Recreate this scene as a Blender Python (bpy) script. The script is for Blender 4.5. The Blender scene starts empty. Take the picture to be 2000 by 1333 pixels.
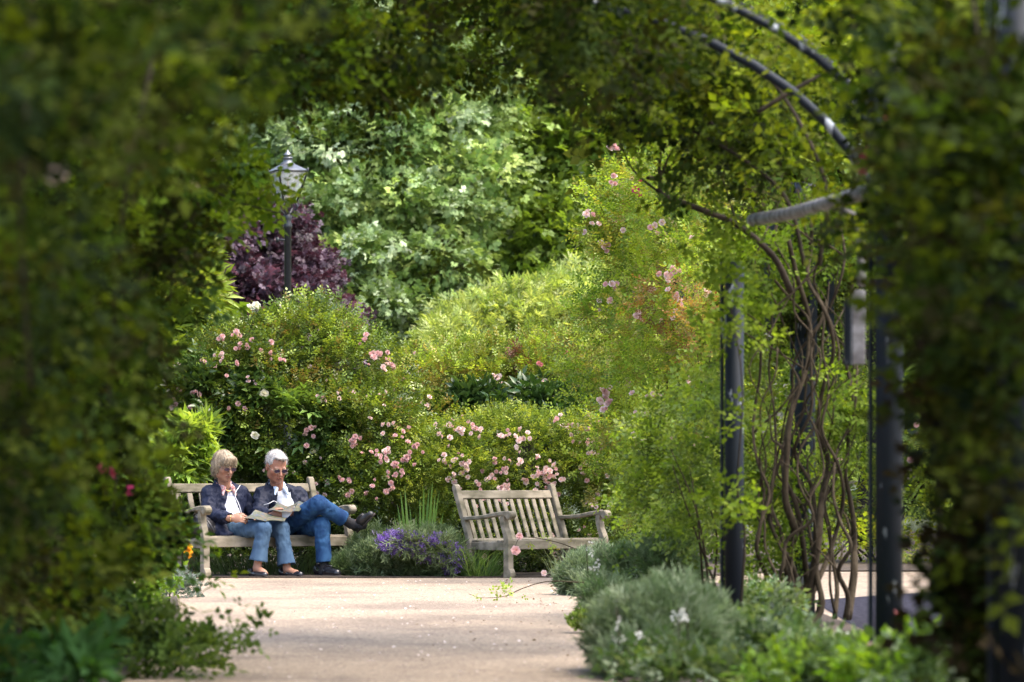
import bpy, bmesh, math, random
import numpy as np
from mathutils import Vector, Matrix
S = bpy.context.scene
COL = S.collection
random.seed(7)
RNG = np.random.default_rng(11)
R = math.radians
# ------------------------------------------------------------------ camera, sky, sun, exposure
F = 7500.0; HZ = 921.0; CH = 0.95
cam_d = bpy.data.cameras.new('camera'); cam = bpy.data.objects.new('camera', cam_d); COL.objects.link(cam)
cam.location = (0, 0, CH); cam.rotation_euler = (R(90), 0, 0)
cam_d.sensor_width = 36.0; cam_d.lens = 135.0; cam_d.shift_y = (HZ - 666.5) / 2000.0
cam_d.clip_start = 0.1; cam_d.clip_end = 500
cam_d.dof.use_dof = True; cam_d.dof.focus_distance = 34.3; cam_d.dof.aperture_fstop = 3.7
S.camera = cam
w = bpy.data.worlds.new('World'); S.world = w; w.use_nodes = True
nt = w.node_tree; bg = nt.nodes['Background']
sky = nt.nodes.new('ShaderNodeTexSky'); sky.sky_type = 'NISHITA'; sky.sun_disc = False
SUN_EL, SUN_AZ = R(64), R(108)      # azimuth measured from +Y towards +X
sky.sun_elevation = SUN_EL; sky.sun_rotation = SUN_AZ
sky.air_density = 1.0; sky.dust_density = 5.0; sky.ozone_density = 0.6
nt.links.new(sky.outputs[0], bg.inputs[0]); bg.inputs[1].default_value = 0.15
sd = bpy.data.lights.new('sun', 'SUN'); sun = bpy.data.objects.new('sun', sd); COL.objects.link(sun)
sd.energy = 0.8; sd.angle = R(45); sd.color = (1.0, 0.95, 0.86)
dv = Vector((math.sin(SUN_AZ) * math.cos(SUN_EL), math.cos(SUN_AZ) * math.cos(SUN_EL), math.sin(SUN_EL)))
sun.rotation_euler = dv.to_track_quat('Z', 'Y').to_euler()
S.view_settings.view_transform = 'Standard'; S.view_settings.look = 'None'
S.view_settings.gamma = 1.0; S.view_settings.use_curve_mapping = False
S.view_settings.exposure = 2.12
S.render.engine = 'CYCLES'
S.cycles.max_bounces = 8; S.cycles.transmission_bounces = 6; S.cycles.diffuse_bounces = 4

# ------------------------------------------------------------------ helpers
def P(px, py, d):
    return np.array([(px - 1000) * d / F, d, CH - (py - HZ) * d / F])
def nrm(v):
    v = np.asarray(v, float); return v / (np.linalg.norm(v, axis=-1, keepdims=True) + 1e-12)
def lerp(a, b, t): return a + (b - a) * t

def mat(name, color=(0.5, 0.5, 0.5), rough=0.6, metal=0.0, spec=0.5, noise=None, bump=None, coat=0):
    """noise=(scale, color2, stretch) mottles the base colour; bump=(scale, strength, dist)"""
    m = bpy.data.materials.new(name); m.use_nodes = True
    n = m.node_tree.nodes; l = m.node_tree.links; b = n['Principled BSDF']
    b.inputs['Base Color'].default_value = (*color, 1); b.inputs['Roughness'].default_value = rough
    b.inputs['Metallic'].default_value = metal; b.inputs['Specular IOR Level'].default_value = spec
    if coat: b.inputs['Coat Weight'].default_value = coat
    tc = n.new('ShaderNodeTexCoord')
    if noise:
        mp = n.new('ShaderNodeMapping'); mp.inputs['Scale'].default_value = noise[2] if len(noise) > 2 else (1, 1, 1)
        l.new(tc.outputs['Object'], mp.inputs[0])
        t = n.new('ShaderNodeTexNoise'); t.inputs['Scale'].default_value = noise[0]; t.inputs['Detail'].default_value = 5
        l.new(mp.outputs[0], t.inputs[0])
        r = n.new('ShaderNodeValToRGB'); r.color_ramp.elements[0].position = .35; r.color_ramp.elements[1].position = .68
        r.color_ramp.elements[0].color = (*color, 1); r.color_ramp.elements[1].color = (*noise[1], 1)
        l.new(t.outputs[0], r.inputs[0]); l.new(r.outputs[0], b.inputs['Base Color'])
    if bump:
        t2 = n.new('ShaderNodeTexNoise'); t2.inputs['Scale'].default_value = bump[0]; t2.inputs['Detail'].default_value = 4
        l.new(tc.outputs['Object'], t2.inputs[0])
        bp = n.new('ShaderNodeBump'); bp.inputs['Strength'].default_value = bump[1]; bp.inputs['Distance'].default_value = bump[2]
        l.new(t2.outputs[0], bp.inputs['Height']); l.new(bp.outputs[0], b.inputs['Normal'])
    return m

def leaf_mat(name, trans=0.35, rough=0.45, spec=0.35, tint=(1.5, 1.45, 0.55)):
    m = bpy.data.materials.new(name); m.use_nodes = True
    n = m.node_tree.nodes; l = m.node_tree.links; b = n['Principled BSDF']; out = n['Material Output']
    a = n.new('ShaderNodeAttribute'); a.attribute_name = 'tint'
    l.new(a.outputs['Color'], b.inputs['Base Color'])
    b.inputs['Roughness'].default_value = rough; b.inputs['Specular IOR Level'].default_value = spec
    mx = n.new('ShaderNodeMix'); mx.data_type = 'RGBA'; mx.blend_type = 'MULTIPLY'; mx.inputs[0].default_value = 1
    l.new(a.outputs['Color'], mx.inputs[6]); mx.inputs[7].default_value = (*tint, 1)
    t = n.new('ShaderNodeBsdfTranslucent'); l.new(mx.outputs[2], t.inputs[0])
    ms = n.new('ShaderNodeMixShader'); ms.inputs[0].default_value = trans
    l.new(b.outputs[0], ms.inputs[1]); l.new(t.outputs[0], ms.inputs[2]); l.new(ms.outputs[0], out.inputs[0])
    return m

def mesh_np(name, V, Fc, m, tint=None, smooth=False):
    """V (n,3); Fc (k,3) or (k,4) int array, or a list of such arrays"""
    me = bpy.data.meshes.new(name)
    if not isinstance(Fc, list): Fc = [Fc]
    Fc = [f for f in Fc if len(f)]
    nl = sum(f.size for f in Fc); nf = sum(len(f) for f in Fc)
    me.vertices.add(len(V)); me.vertices.foreach_set('co', np.ascontiguousarray(V, np.float32).ravel())
    me.loops.add(nl); me.loops.foreach_set('vertex_index', np.concatenate([f.ravel() for f in Fc]).astype(np.int32))
    me.polygons.add(nf)
    tot = np.concatenate([np.full(len(f), f.shape[1]) for f in Fc]); st = np.concatenate([[0], np.cumsum(tot)[:-1]])
    me.polygons.foreach_set('loop_start', st.astype(np.int32))
    if smooth: me.polygons.foreach_set('use_smooth', np.ones(nf, bool))
    me.update(calc_edges=True)
    if tint is not None:
        at = me.color_attributes.new('tint', 'FLOAT_COLOR', 'POINT')
        c = np.ones((len(V), 4), np.float32); c[:, :3] = tint; at.data.foreach_set('color', c.ravel())
    if m: me.materials.append(m)
    return me

def obj(name, me, parent=None, loc=None, rot=None):
    o = bpy.data.objects.new(name, me); COL.objects.link(o)
    if parent: o.parent = parent
    if loc is not None: o.location = loc
    if rot is not None: o.rotation_euler = rot
    return o
def tag(o, label=None, cat=None, group=None, kind=None):
    if label: o['label'] = label
    if cat: o['category'] = cat
    if group: o['group'] = group
    if kind: o['kind'] = kind
    return o
def thing(name, label, cat, loc=(0, 0, 0), rz=0, group=None):
    o = bpy.data.objects.new(name, None); COL.objects.link(o); o.location = loc; o.rotation_euler = (0, 0, rz)
    o.empty_display_size = .2
    return tag(o, label, cat, group)

def spline(pts, n):
    p = np.asarray(pts, float); k = len(p)
    if k == 2: return p[0] + (p[1] - p[0]) * np.linspace(0, 1, n)[:, None]
    q = np.vstack([2 * p[0] - p[1], p, 2 * p[-1] - p[-2]]); out = []
    for u in np.linspace(0, k - 1 - 1e-9, n):
        i = int(u); t = u - i; a, b, c, d = q[i], q[i + 1], q[i + 2], q[i + 3]
        out.append(.5 * (2 * b + (c - a) * t + (2 * a - 5 * b + 4 * c - d) * t * t + (3 * b - a - 3 * c + d) * t ** 3))
    return np.array(out)
def tube_np(pts, radii, sides=8, n=None, base=0, cap=True):
    p = np.asarray(pts, float)
    if n: 
        r0 = np.asarray(radii, float) if np.ndim(radii) else np.full(len(p), radii)
        radii = np.interp(np.linspace(0, len(p) - 1, n), np.arange(len(p)), r0); p = spline(p, n)
    k = len(p); rr = np.asarray(radii, float) if np.ndim(radii) else np.full(k, radii)
    T = nrm(np.gradient(p, axis=0)); ref = np.array([0, 0, 1.]) if abs(T[0, 2]) < .9 else np.array([1., 0, 0])
    V = []; nn = nrm(np.cross(T[0], ref))
    for i in range(k):
        nn = nrm(nn - T[i] * np.dot(nn, T[i])); b = np.cross(T[i], nn)
        a = np.linspace(0, 2 * np.pi, sides, endpoint=False)
        V.append(p[i] + rr[i] * (np.cos(a)[:, None] * nn + np.sin(a)[:, None] * b))
    V = np.vstack(V); Q = []
    for i in range(k - 1):
        for j in range(sides):
            Q.append((i * sides + j, i * sides + (j + 1) % sides, (i + 1) * sides + (j + 1) % sides, (i + 1) * sides + j))
    Q = np.array(Q); fs = [Q + base]
    if cap:
        V = np.vstack([V, p[0], p[-1]]); c0 = k * sides
        T3 = [(c0, (j + 1) % sides, j) for j in range(sides)] + [(c0 + 1, (k - 1) * sides + j, (k - 1) * sides + (j + 1) % sides) for j in range(sides)]
        fs.append(np.array(T3) + base)
    return V, fs
def tubes(name, lst, m, parent=None, sides=8, smooth=True):
    """lst of (pts, radii, n) joined as one mesh"""
    VV = []; Q = []; T = []; b = 0
    for pts, rad, n in lst:
        V, fs = tube_np(pts, rad, sides, n, b); VV.append(V); b += len(V); Q.append(fs[0]); T.append(fs[1])
    return obj(name, mesh_np(name, np.vstack(VV), [np.vstack(Q), np.vstack(T)], m, smooth=smooth), parent)
def lathe(name, prof, m, parent=None, sides=16, loc=None, rz=0, smooth=True):
    V = []; Q = []
    for r, z in prof:
        a = np.linspace(0, 2 * np.pi, sides, endpoint=False) + rz
        V.append(np.stack([r * np.cos(a), r * np.sin(a), np.full(sides, z)], 1))
    for i in range(len(prof) - 1):
        for j in range(sides): Q.append((i * sides + j, i * sides + (j + 1) % sides, (i + 1) * sides + (j + 1) % sides, (i + 1) * sides + j))
    return obj(name, mesh_np(name, np.vstack(V), np.array(Q), m, smooth=smooth), parent, loc)
def box_me(name, c, s, m, bev=0.004, rotm=None):
    bm = bmesh.new(); bmesh.ops.create_cube(bm, size=1)
    bmesh.ops.scale(bm, vec=s, verts=bm.verts)
    if bev: bmesh.ops.bevel(bm, geom=bm.edges[:], offset=bev, segments=1, affect='EDGES')
    if rotm is not None: bmesh.ops.transform(bm, matrix=rotm.to_4x4(), verts=bm.verts)
    bmesh.ops.translate(bm, vec=c, verts=bm.verts)
    me = bpy.data.meshes.new(name); bm.to_mesh(me); bm.free(); me.materials.append(m); return me
def prism_me(name, prof, x0, x1, m, bev=0.004):
    """profile in (y,z), extruded along x"""
    bm = bmesh.new(); a = [bm.verts.new((x0, y, z)) for y, z in prof]; b = [bm.verts.new((x1, y, z)) for y, z in prof]
    bm.faces.new(a[::-1]); bm.faces.new(b); k = len(prof)
    for i in range(k): bm.faces.new((a[i], a[(i + 1) % k], b[(i + 1) % k], b[i]))
    bmesh.ops.recalc_face_normals(bm, faces=bm.faces)
    if bev:
        e = [e for e in bm.edges if abs(e.verts[0].co.x - e.verts[1].co.x) < 1e-6]
        bmesh.ops.bevel(bm, geom=e, offset=bev, segments=1, affect='EDGES')
    me = bpy.data.meshes.new(name); bm.to_mesh(me); bm.free(); me.materials.append(m); return me

def vnoise(p, seed=0):
    """value noise, p (...,3) -> -1..1"""
    i = np.floor(p).astype(np.int64); f = p - i; f = f * f * (3 - 2 * f)
    def h(x, y, z):
        n = (x * 374761393 + y * 668265263 + z * 2147483647 + seed * 144665) & 0xffffffff
        n = ((n ^ (n >> 13)) * 1274126177) & 0xffffffff; n = n ^ (n >> 16)
        return (n & 0xffff) / 32767.5 - 1
    r = 0
    for a in (0, 1):
        for b in (0, 1):
            for c in (0, 1):
                wt = (f[..., 0] if a else 1 - f[..., 0]) * (f[..., 1] if b else 1 - f[..., 1]) * (f[..., 2] if c else 1 - f[..., 2])
                r = r + wt * h(i[..., 0] + a, i[..., 1] + b, i[..., 2] + c)
    return r

# ------------------------------------------------------------------ foliage engine
def T_leaf(L=1.0, W=0.3, fold=.12, o=(0, 0, 0), ang=0, drop=.1):
    V = np.array([[0, 0, 0], [-W, .45, fold], [0, .48, 0], [W, .45, fold], [0, 1, -drop]], float) * [L, L, L]
    c, s = math.cos(ang), math.sin(ang); V = np.stack([V[:, 0] * c - V[:, 1] * s, V[:, 0] * s + V[:, 1] * c, V[:, 2]], 1) + np.array(o)
    return V, np.array([[0, 2, 1], [0, 3, 2], [2, 4, 1], [2, 3, 4]])
def T_flat(L=1.0, W=0.3, o=(0, 0, 0), ang=0, drop=.1):
    V = np.array([[0, 0, 0], [W, .42, .06], [0, 1, -drop], [-W, .42, .06]], float) * L
    c, s = math.cos(ang), math.sin(ang); V = np.stack([V[:, 0] * c - V[:, 1] * s, V[:, 0] * s + V[:, 1] * c, V[:, 2]], 1) + np.array(o)
    return V, np.array([[0, 1, 2], [0, 2, 3]])
def T_join(lst):
    VV = []; FF = []; b = 0
    for V, f in lst: VV.append(V); FF.append(f + b); b += len(V)
    return np.vstack(VV), np.vstack(FF)
TP = {}
TP['rose'] = T_join([T_flat(.34, .33, (0, .78, -.04), 0)] + [T_flat(.3, .33, (0, y, -.02 * k), a) for k, (y, a) in enumerate([(.22, 1.25), (.26, -1.1), (.52, 1.0), (.56, -1.15)])])
TP['rose3'] = T_join([T_flat(.42, .34, (0, .6, -.04), .1), T_flat(.38, .34, (0, .3, 0), 1.2), T_flat(.38, .34, (0, .4, 0), -1.1)])
TP['lance'] = T_join([T_flat(.75, .13, (0, .1 * k, .06 * k), a, .12) for k, a in enumerate([1.3, -1.1, .75, -.6, 0.1])])
TP['laurel'] = T_join([T_leaf(.6, .2, .1, (0, .12 * k, 0), a, .12) for k, a in enumerate([1.3, -1.2, .5, -.45])])
TP['maple'] = T_join([T_flat(.6, .42, (0, .15 * k, 0), a, .22) for k, a in enumerate([1.2, -1.1, .45, -.4])])
TP['small'] = T_join([T_flat(.42, .34, (0, .22 * k, .05 * (k % 2)), a, .1) for k, a in enumerate([1.0, -1.1, .6, -.3])])
TP['needle'] = T_join([T_flat(1.0, .045, (0, 0, 0), 0, .05)] + [T_flat(.5, .07, (0, .15 + .17 * k, 0), a, -.1) for k, a in enumerate([.7, -.7, .6, -.6])])
TP['leaf'] = T_leaf(1, .34, .12)

def frames(dirs, nref):
    y = nrm(dirs); z = nrm(nref - y * np.sum(nref * y, 1, keepdims=True)); x = np.cross(y, z)
    return np.stack([x, y, z], 2)          # columns are axes
def scatter(tp, pos, dirs, nref, size, tint):
    V0, F0 = TP[tp]; n = len(pos); k = len(V0)
    M = frames(dirs, nref)
    V = np.einsum('nij,kj->nki', M, V0) * size[:, None, None] + pos[:, None, :]
    Fc = F0[None] + (np.arange(n) * k)[:, None, None]
    return V.reshape(-1, 3), Fc.reshape(-1, F0.shape[1]), np.repeat(tint, k, 0)
def lobe(px, py, d, rx, ry, rd):
    s = d / F; return (P(px, py, d), np.array([rx * s, rd, ry * s]))
WARM = np.array([1.2, 1.1, 1.05])
def cloud(lobes, n, clump=.25, tp='rose', size=.09, pal=((.05, .1, .02),), droop=.0, spread=.8, shell=.16,
          up=.9, seed=1, front=True, var=.32, sizevar=.3, clumps=None, cullback=.55, minz=0.02, gap=0.0, warm=True):
    """leaf sprigs in lumpy clumps over a union of ellipsoids -> V,F,tint"""
    g = np.random.default_rng(seed)
    C = np.array([l[0] for l in lobes]); Rr = np.array([l[1] for l in lobes])
    area = (Rr[:, 0] * Rr[:, 2] + Rr[:, 0] * Rr[:, 1] + Rr[:, 1] * Rr[:, 2]); pr = area / area.sum()
    nc = clumps or max(20, n // 45)
    li = g.choice(len(lobes), nc * 3, p=pr)
    dr = nrm(g.normal(size=(nc * 3, 3)))
    if front: dr[:, 1] = np.where(dr[:, 1] > cullback, -dr[:, 1], dr[:, 1])
    rad = np.clip(1 - .35 * shell + g.normal(size=nc * 3) * shell * .8, .2, 1.16)
    c = C[li] + dr * Rr[li] * rad[:, None]
    q = (c[:, None, :] - C[None]) / Rr[None]; dd = np.sqrt((q ** 2).sum(2)); dd[np.arange(len(li)), li] = 9
    keep = (dd.min(1) > .82) & (c[:, 2] > minz)
    c = c[keep][:nc]; dr = dr[keep][:nc]; li = li[keep][:nc]; nc = len(c)
    cs = g.uniform(.6, 1.4, nc); ct = g.integers(0, len(pal), nc); cb = 1 + g.normal(size=nc) * var * .6
    if gap: 
        kk = vnoise(c * 1.1, seed) > -1 + gap; c, dr, li, cs, ct, cb = c[kk], dr[kk], li[kk], cs[kk], ct[kk], cb[kk]; nc = len(c)
    k = g.integers(0, nc, n)
    off = g.normal(size=(n, 3)) * .55; ol = np.linalg.norm(off, axis=1, keepdims=True); off = off / np.maximum(1, ol / 1.1)
    pos = c[k] + off * clump * cs[k][:, None] * [1, 1, .75]
    outward = nrm(dr[k] / Rr[li[k]] * Rr[li[k]].mean(1, keepdims=True) + off * .7)
    dirs = outward + g.normal(size=(n, 3)) * spread * .6 + [0, 0, .25 - droop]
    nref = outward * .4 + [0, 0, up] + g.normal(size=(n, 3)) * .45
    sz = size * (1 + g.uniform(-1, 1, n) * sizevar)
    pal = np.array(pal) * (WARM if warm and np.mean([p_[1] > p_[0] * 1.02 and p_[1] > p_[2] * 1.2 for p_ in pal]) > .5 else 1); pi = np.where(g.random(n) < .65, ct[k], g.integers(0, len(pal), n))
    tint = np.clip(pal[pi] * (cb[k] * (1 + g.normal(size=n) * var * .6))[:, None], .004, .85)
    ok = pos[:, 2] > minz
    return scatter(tp, pos[ok], dirs[ok], nref[ok], sz[ok], tint[ok])
def merge(lst):
    V = []; Fc = []; T = []; b = 0
    for v, f, t in lst: V.append(v); Fc.append(f + b); T.append(t); b += len(v)
    return np.vstack(V), np.vstack(Fc), np.vstack(T)
def foliage(name, parts, m, parent, stuff=True):
    V, Fc, T = merge(parts); o = obj(name, mesh_np(name, V, Fc, m, T), parent)
    if stuff: o['kind'] = 'stuff'
    return o
def blades(n, base, rad, h, wdt, pal, seed=1, lean=.6, curve=.5, segs=3, hv=.3, fan=None):
    """arching grass blades"""
    g = np.random.default_rng(seed)
    a = g.uniform(0, 2 * np.pi, n); r = np.sqrt(g.random(n))
    b = np.array(base) + np.stack([np.cos(a) * r * rad[0], np.sin(a) * r * rad[1], np.zeros(n)], 1)
    la = a + g.normal(size=n) * .5; hh = h * (1 + g.uniform(-1, 1, n) * hv); le = lean * (r * .8 + g.random(n) * .4)
    out = np.stack([np.cos(la), np.sin(la) * .8, np.zeros(n)], 1); side = np.stack([-np.sin(la), np.cos(la), np.zeros(n)], 1)
    sa = g.uniform(0, np.pi, n); side = nrm(side * np.cos(sa)[:, None] + out * np.sin(sa)[:, None])
    V = np.zeros((n, (segs + 1) * 2, 3))
    for i in range(segs + 1):
        t = i / segs; c = b + out * (hh * le * (t + curve * t * t))[:, None]; c[:, 2] += hh * (t - curve * .35 * t ** 3)
        ww = wdt * (1 - t ** 1.7) + .0006
        V[:, 2 * i] = c - side * ww * .5; V[:, 2 * i + 1] = c + side * ww * .5
    f0 = np.array([[2 * i, 2 * i + 1, 2 * i + 3, 2 * i + 2] for i in range(segs)])
    f0 = np.vstack([f0[:, [0, 1, 2]], f0[:, [0, 2, 3]]])
    Fc = f0[None] + (np.arange(n) * (segs + 1) * 2)[:, None, None]
    pal = np.array(pal); T = np.repeat(pal[g.integers(0, len(pal), n)] * (1 + g.normal(size=(n, 1)) * .15), (segs + 1) * 2, 0)
    return V.reshape(-1, 3), Fc.reshape(-1, 3), np.clip(T, .003, .9)
def hit(lobes, px, py, pull=.03):
    """first point of the ray through (px,py) on the union of lobes"""
    o = np.array([0, 0, CH]); d = nrm(P(px, py, 1.) - o); best = None
    for c, r in lobes:
        oo = (o - c) / r; q = d / r; A = q @ q; B = oo @ q; Cc = oo @ oo - 1; D = B * B - A * Cc
        if D > 0:
            t = (-B - math.sqrt(D)) / A
            if best is None or t < best: best = t
    return None if best is None else o + d * (best - pull)
def blossom_me(name, m, col, inner, seed, rings=4):
    g = np.random.default_rng(seed); V = []; Q = []; T = []
    for k in range(rings):
        r = (1 - .22 * k) * (.85 + .3 * g.random()); nP = 6 if k < 2 else 5
        for j in range(nP):
            a = 2 * np.pi * (j + .5 * k + .2 * g.random()) / nP; z0 = .05 + .06 * k; lift = .2 + .2 * k + .2 * g.random()
            pts = [(0, 0, z0 - .1), (r * .75, -.42 * r, lift), (r, 0, lift + .06), (r * .75, .42 * r, lift), (r * .4, 0, z0 + lift * .3)]
            b = len(V)
            for x, y, z in pts:
                V.append((x * math.cos(a) - y * math.sin(a), x * math.sin(a) + y * math.cos(a), z + g.normal() * .04))
                T.append(lerp(np.array(col), np.array(inner), k / rings * .8 + .1 * g.random()))
            Q += [(b, b + 1, b + 4), (b + 1, b + 2, b + 4), (b + 2, b + 3, b + 4), (b + 3, b, b + 4)]
    return mesh_np(name, np.array(V) * .5, np.array(Q), m, np.array(T))
def put_blossoms(parent, mes, lobes, spots, size, label=None, pull=.04, cluster=0, name='blossom', seed=3):
    g = random.Random(seed)
    for (px, py) in spots:
        p = hit(lobes, px, py, pull + .12)
        if p is None: p = P(px, py, lobes[0][0][1] - .2)
        for _ in range(1 + (g.randint(0, cluster) if cluster else 0)):
            q = p + (np.array([g.gauss(0, 1) * .03, g.gauss(0, 1) * .02, g.gauss(0, 1) * .03]) if cluster else 0)
            o = obj(name, g.choice(mes), parent, q, (R(68 + g.gauss(0, 22)), R(g.gauss(0, 18)), R(g.gauss(0, 40))))
            s = size * g.uniform(.7, 1.2); o.scale = (s, s, s)
            if label: o['label'] = label
def rand_spots(n, x0, x1, y0, y1, seed, clus=0):
    g = random.Random(seed); out = []
    while len(out) < n:
        x, y = g.uniform(x0, x1), g.uniform(y0, y1); out.append((x, y))
        for _ in range(g.randint(0, clus) if clus else 0): out.append((x + g.gauss(0, 12), y + g.gauss(0, 10)))
    return out[:n]

# ------------------------------------------------------------------ SDF engine (people, cloth)
class Field:
    def __init__(s, lo, hi, h):
        s.lo = np.array(lo, float); s.h = h; s.n = np.ceil((np.array(hi) - s.lo) / h).astype(int) + 1
        s.ax = [s.lo[i] + np.arange(s.n[i]) * h for i in range(3)]; s.F = np.full(s.n, .08, np.float32)
    def _sl(s, lo, hi, pad):
        a = np.clip(np.floor((lo - pad - s.lo) / s.h).astype(int), 0, s.n); b = np.clip(np.ceil((hi + pad - s.lo) / s.h).astype(int) + 1, 0, s.n)
        sl = tuple(slice(a[i], b[i]) for i in range(3))
        g = np.stack(np.meshgrid(*[s.ax[i][sl[i]] for i in range(3)], indexing='ij'), -1); return sl, g
    def _mix(s, sl, d, k, sub):
        A = s.F[sl]
        if A.size == 0: return
        if sub: A = -A
        if k > 0:
            h = np.clip(.5 + .5 * (A - d) / k, 0, 1); r = A * (1 - h) + d * h - k * h * (1 - h)
        else: r = np.minimum(A, d)
        s.F[sl] = -r if sub else r
    def cone(s, a, b, ra, rb, k=.02, sub=False, sq=None):
        a, b = np.array(a, float), np.array(b, float); R_ = max(ra, rb)
        sl, g = s._sl(np.minimum(a, b) - R_, np.maximum(a, b) + R_, .03)
        ab = b - a; t = np.clip(((g - a) @ ab) / (ab @ ab), 0, 1)
        s._mix(sl, np.linalg.norm(g - a - t[..., None] * ab, axis=-1) - (ra + (rb - ra) * t), k, sub)
    def ell(s, c, r, M=None, k=.02, sub=False):
        c = np.array(c, float); r = np.array(r, float); m = r.max()
        sl, g = s._sl(c - m, c + m, .03); q = g - c
        if M is not None: q = q @ M
        k0 = np.linalg.norm(q / r, axis=-1); k1 = np.linalg.norm(q / (r * r), axis=-1) + 1e-9
        s._mix(sl, k0 * (k0 - 1) / k1, k, sub)
    def box(s, c, r, M=None, k=.01, rnd=.005, sub=False):
        c = np.array(c, float); r = np.array(r, float); m = np.linalg.norm(r)
        sl, g = s._sl(c - m, c + m, .02); q = g - c
        if M is not None: q = q @ M
        q = np.abs(q) - (r - rnd)
        s._mix(sl, np.linalg.norm(np.maximum(q, 0), axis=-1) + np.minimum(q.max(-1), 0) - rnd, k, sub)
    def plane(s, p, n, keep_below=True):
        g = np.stack(np.meshgrid(*s.ax, indexing='ij'), -1); d = (g - np.array(p)) @ nrm(n)
        s.F = np.maximum(s.F, d if keep_below else -d)
    def mesh(s):
        Fv = s.F; I = Fv < 0
        c = np.zeros(tuple(s.n - 1), np.int8)
        for a in (0, 1):
            for b in (0, 1):
                for d in (0, 1): c += I[a:s.n[0] - 1 + a, b:s.n[1] - 1 + b, d:s.n[2] - 1 + d]
        act = np.argwhere((c > 0) & (c < 8)); idx = np.full(tuple(s.n - 1), -1, np.int64); idx[tuple(act.T)] = np.arange(len(act))
        acc = np.zeros((len(act), 3)); cnt = np.zeros(len(act))
        cor = [(a, b, d) for a in (0, 1) for b in (0, 1) for d in (0, 1)]
        for i, p in enumerate(cor):
            for q in cor[i + 1:]:
                if sum(abs(x - y) for x, y in zip(p, q)) != 1: continue
                va = Fv[tuple((act + p).T)]; vb = Fv[tuple((act + q).T)]; m = (va < 0) != (vb < 0)
                t = np.where(m, va / np.where(m, va - vb, 1), 0)[:, None]
                pt = np.array(p) + t * (np.array(q) - np.array(p)); acc += np.where(m[:, None], pt, 0); cnt += m
        V = s.lo + (act + acc / cnt[:, None]) * s.h; Q = []
        for ax in range(3):
            u, v = (ax + 1) % 3, (ax + 2) % 3
            A = I[tuple(slice(0, -1) if i == ax else slice(1, -1) for i in range(3))]; B = I[tuple(slice(1, None) if i == ax else slice(1, -1) for i in range(3))]
            e = np.argwhere(A != B); 
            if not len(e): continue
            sgn = A[tuple(e.T)]; e = e.copy(); e[:, u] += 1; e[:, v] += 1
            du = np.zeros(3, int); du[u] = 1; dw = np.zeros(3, int); dw[v] = 1
            q = np.stack([idx[tuple((e - du - dw).T)], idx[tuple((e - dw).T)], idx[tuple(e.T)], idx[tuple((e - du).T)]], 1)
            Q.append(np.where(sgn[:, None], q, q[:, ::-1]))
        return V, np.vstack(Q)
def vnormals(V, Q):
    a, b, c, d = (V[Q[:, i]] for i in range(4)); n = np.cross(c - a, d - b); N = np.zeros_like(V)
    for i in range(4): np.add.at(N, Q[:, i], n)
    return nrm(N)
# ------------------------------------------------------------------ materials
M_leaf = leaf_mat('leaf'); M_leafglossy = leaf_mat('leaf_glossy', .25, .3, .5); M_can = leaf_mat('leaf_canopy', .45, .8, .08, (1.3, 1.35, .35)); M_leafthin = leaf_mat('leaf_thin', .5, .5, .3, (1.6, 1.5, .45))
M_silver = leaf_mat('leaf_silver', .25, .6, .3, (1.1, 1.2, .8)); M_purple = leaf_mat('leaf_purple', .25, .5, .4, (1.6, .8, .8))
M_petal = leaf_mat('petal', .3, .6, .2, (1.0, .95, .9))
M_wood = mat('weathered_teak', (.27, .235, .18), .85, spec=.2, noise=(11, (.10, .092, .06), (.5, 1, 1)), bump=(60, .3, .004))
M_bark = mat('bark', (.028, .021, .014), .9, spec=.1, noise=(25, (.065, .052, .034), (1, 1, .25)), bump=(40, .6, .01))
M_bark2 = mat('dark_bark', (.022, .019, .014), .95, spec=.08, noise=(14, (.05, .04, .03), (1, 1, .3)), bump=(20, .5, .02))
M_black = mat('black_paint', (.012, .014, .016), .35, spec=.5, noise=(30, (.02, .023, .026)))
M_zinc = mat('lantern_metal', (.12, .13, .15), .4, .6, noise=(30, (.2, .21, .23)))
def peeling(name):
    m = bpy.data.materials.new(name); m.use_nodes = True; n = m.node_tree.nodes; l = m.node_tree.links; b = n['Principled BSDF']
    tc = n.new('ShaderNodeTexCoord'); mp = n.new('ShaderNodeMapping'); mp.inputs['Scale'].default_value = (6, 6, 1.7); l.new(tc.outputs['Object'], mp.inputs[0])
    t = n.new('ShaderNodeTexNoise'); t.inputs['Scale'].default_value = 2.1; t.inputs['Detail'].default_value = 6; t.inputs['Roughness'].default_value = .6; l.new(mp.outputs[0], t.inputs[0])
    r = n.new('ShaderNodeValToRGB'); r.color_ramp.interpolation = 'LINEAR'
    r.color_ramp.elements[0].position = .615; r.color_ramp.elements[0].color = (.010, .015, .022, 1)
    r.color_ramp.elements[1].position = .64; r.color_ramp.elements[1].color = (.28, .31, .34, 1)
    l.new(t.outputs[0], r.inputs[0]); l.new(r.outputs[0], b.inputs['Base Color']); b.inputs['Roughness'].default_value = .6; b.inputs['Specular IOR Level'].default_value = .2
    return m
M_post = peeling('peeling_blue_black_paint')
M_rail = mat('chipped_grey_paint', (.30, .30, .32), .7, noise=(12, (.05, .04, .04)), bump=(50, .3, .004))
M_glass = bpy.data.materials.new('lantern_glass'); M_glass.use_nodes = True
_b = M_glass.node_tree.nodes['Principled BSDF']; _b.inputs['Base Color'].default_value = (.82, .85, .82, 1); _b.inputs['Roughness'].default_value = .12
_b.inputs['Alpha'].default_value = .2

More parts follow.
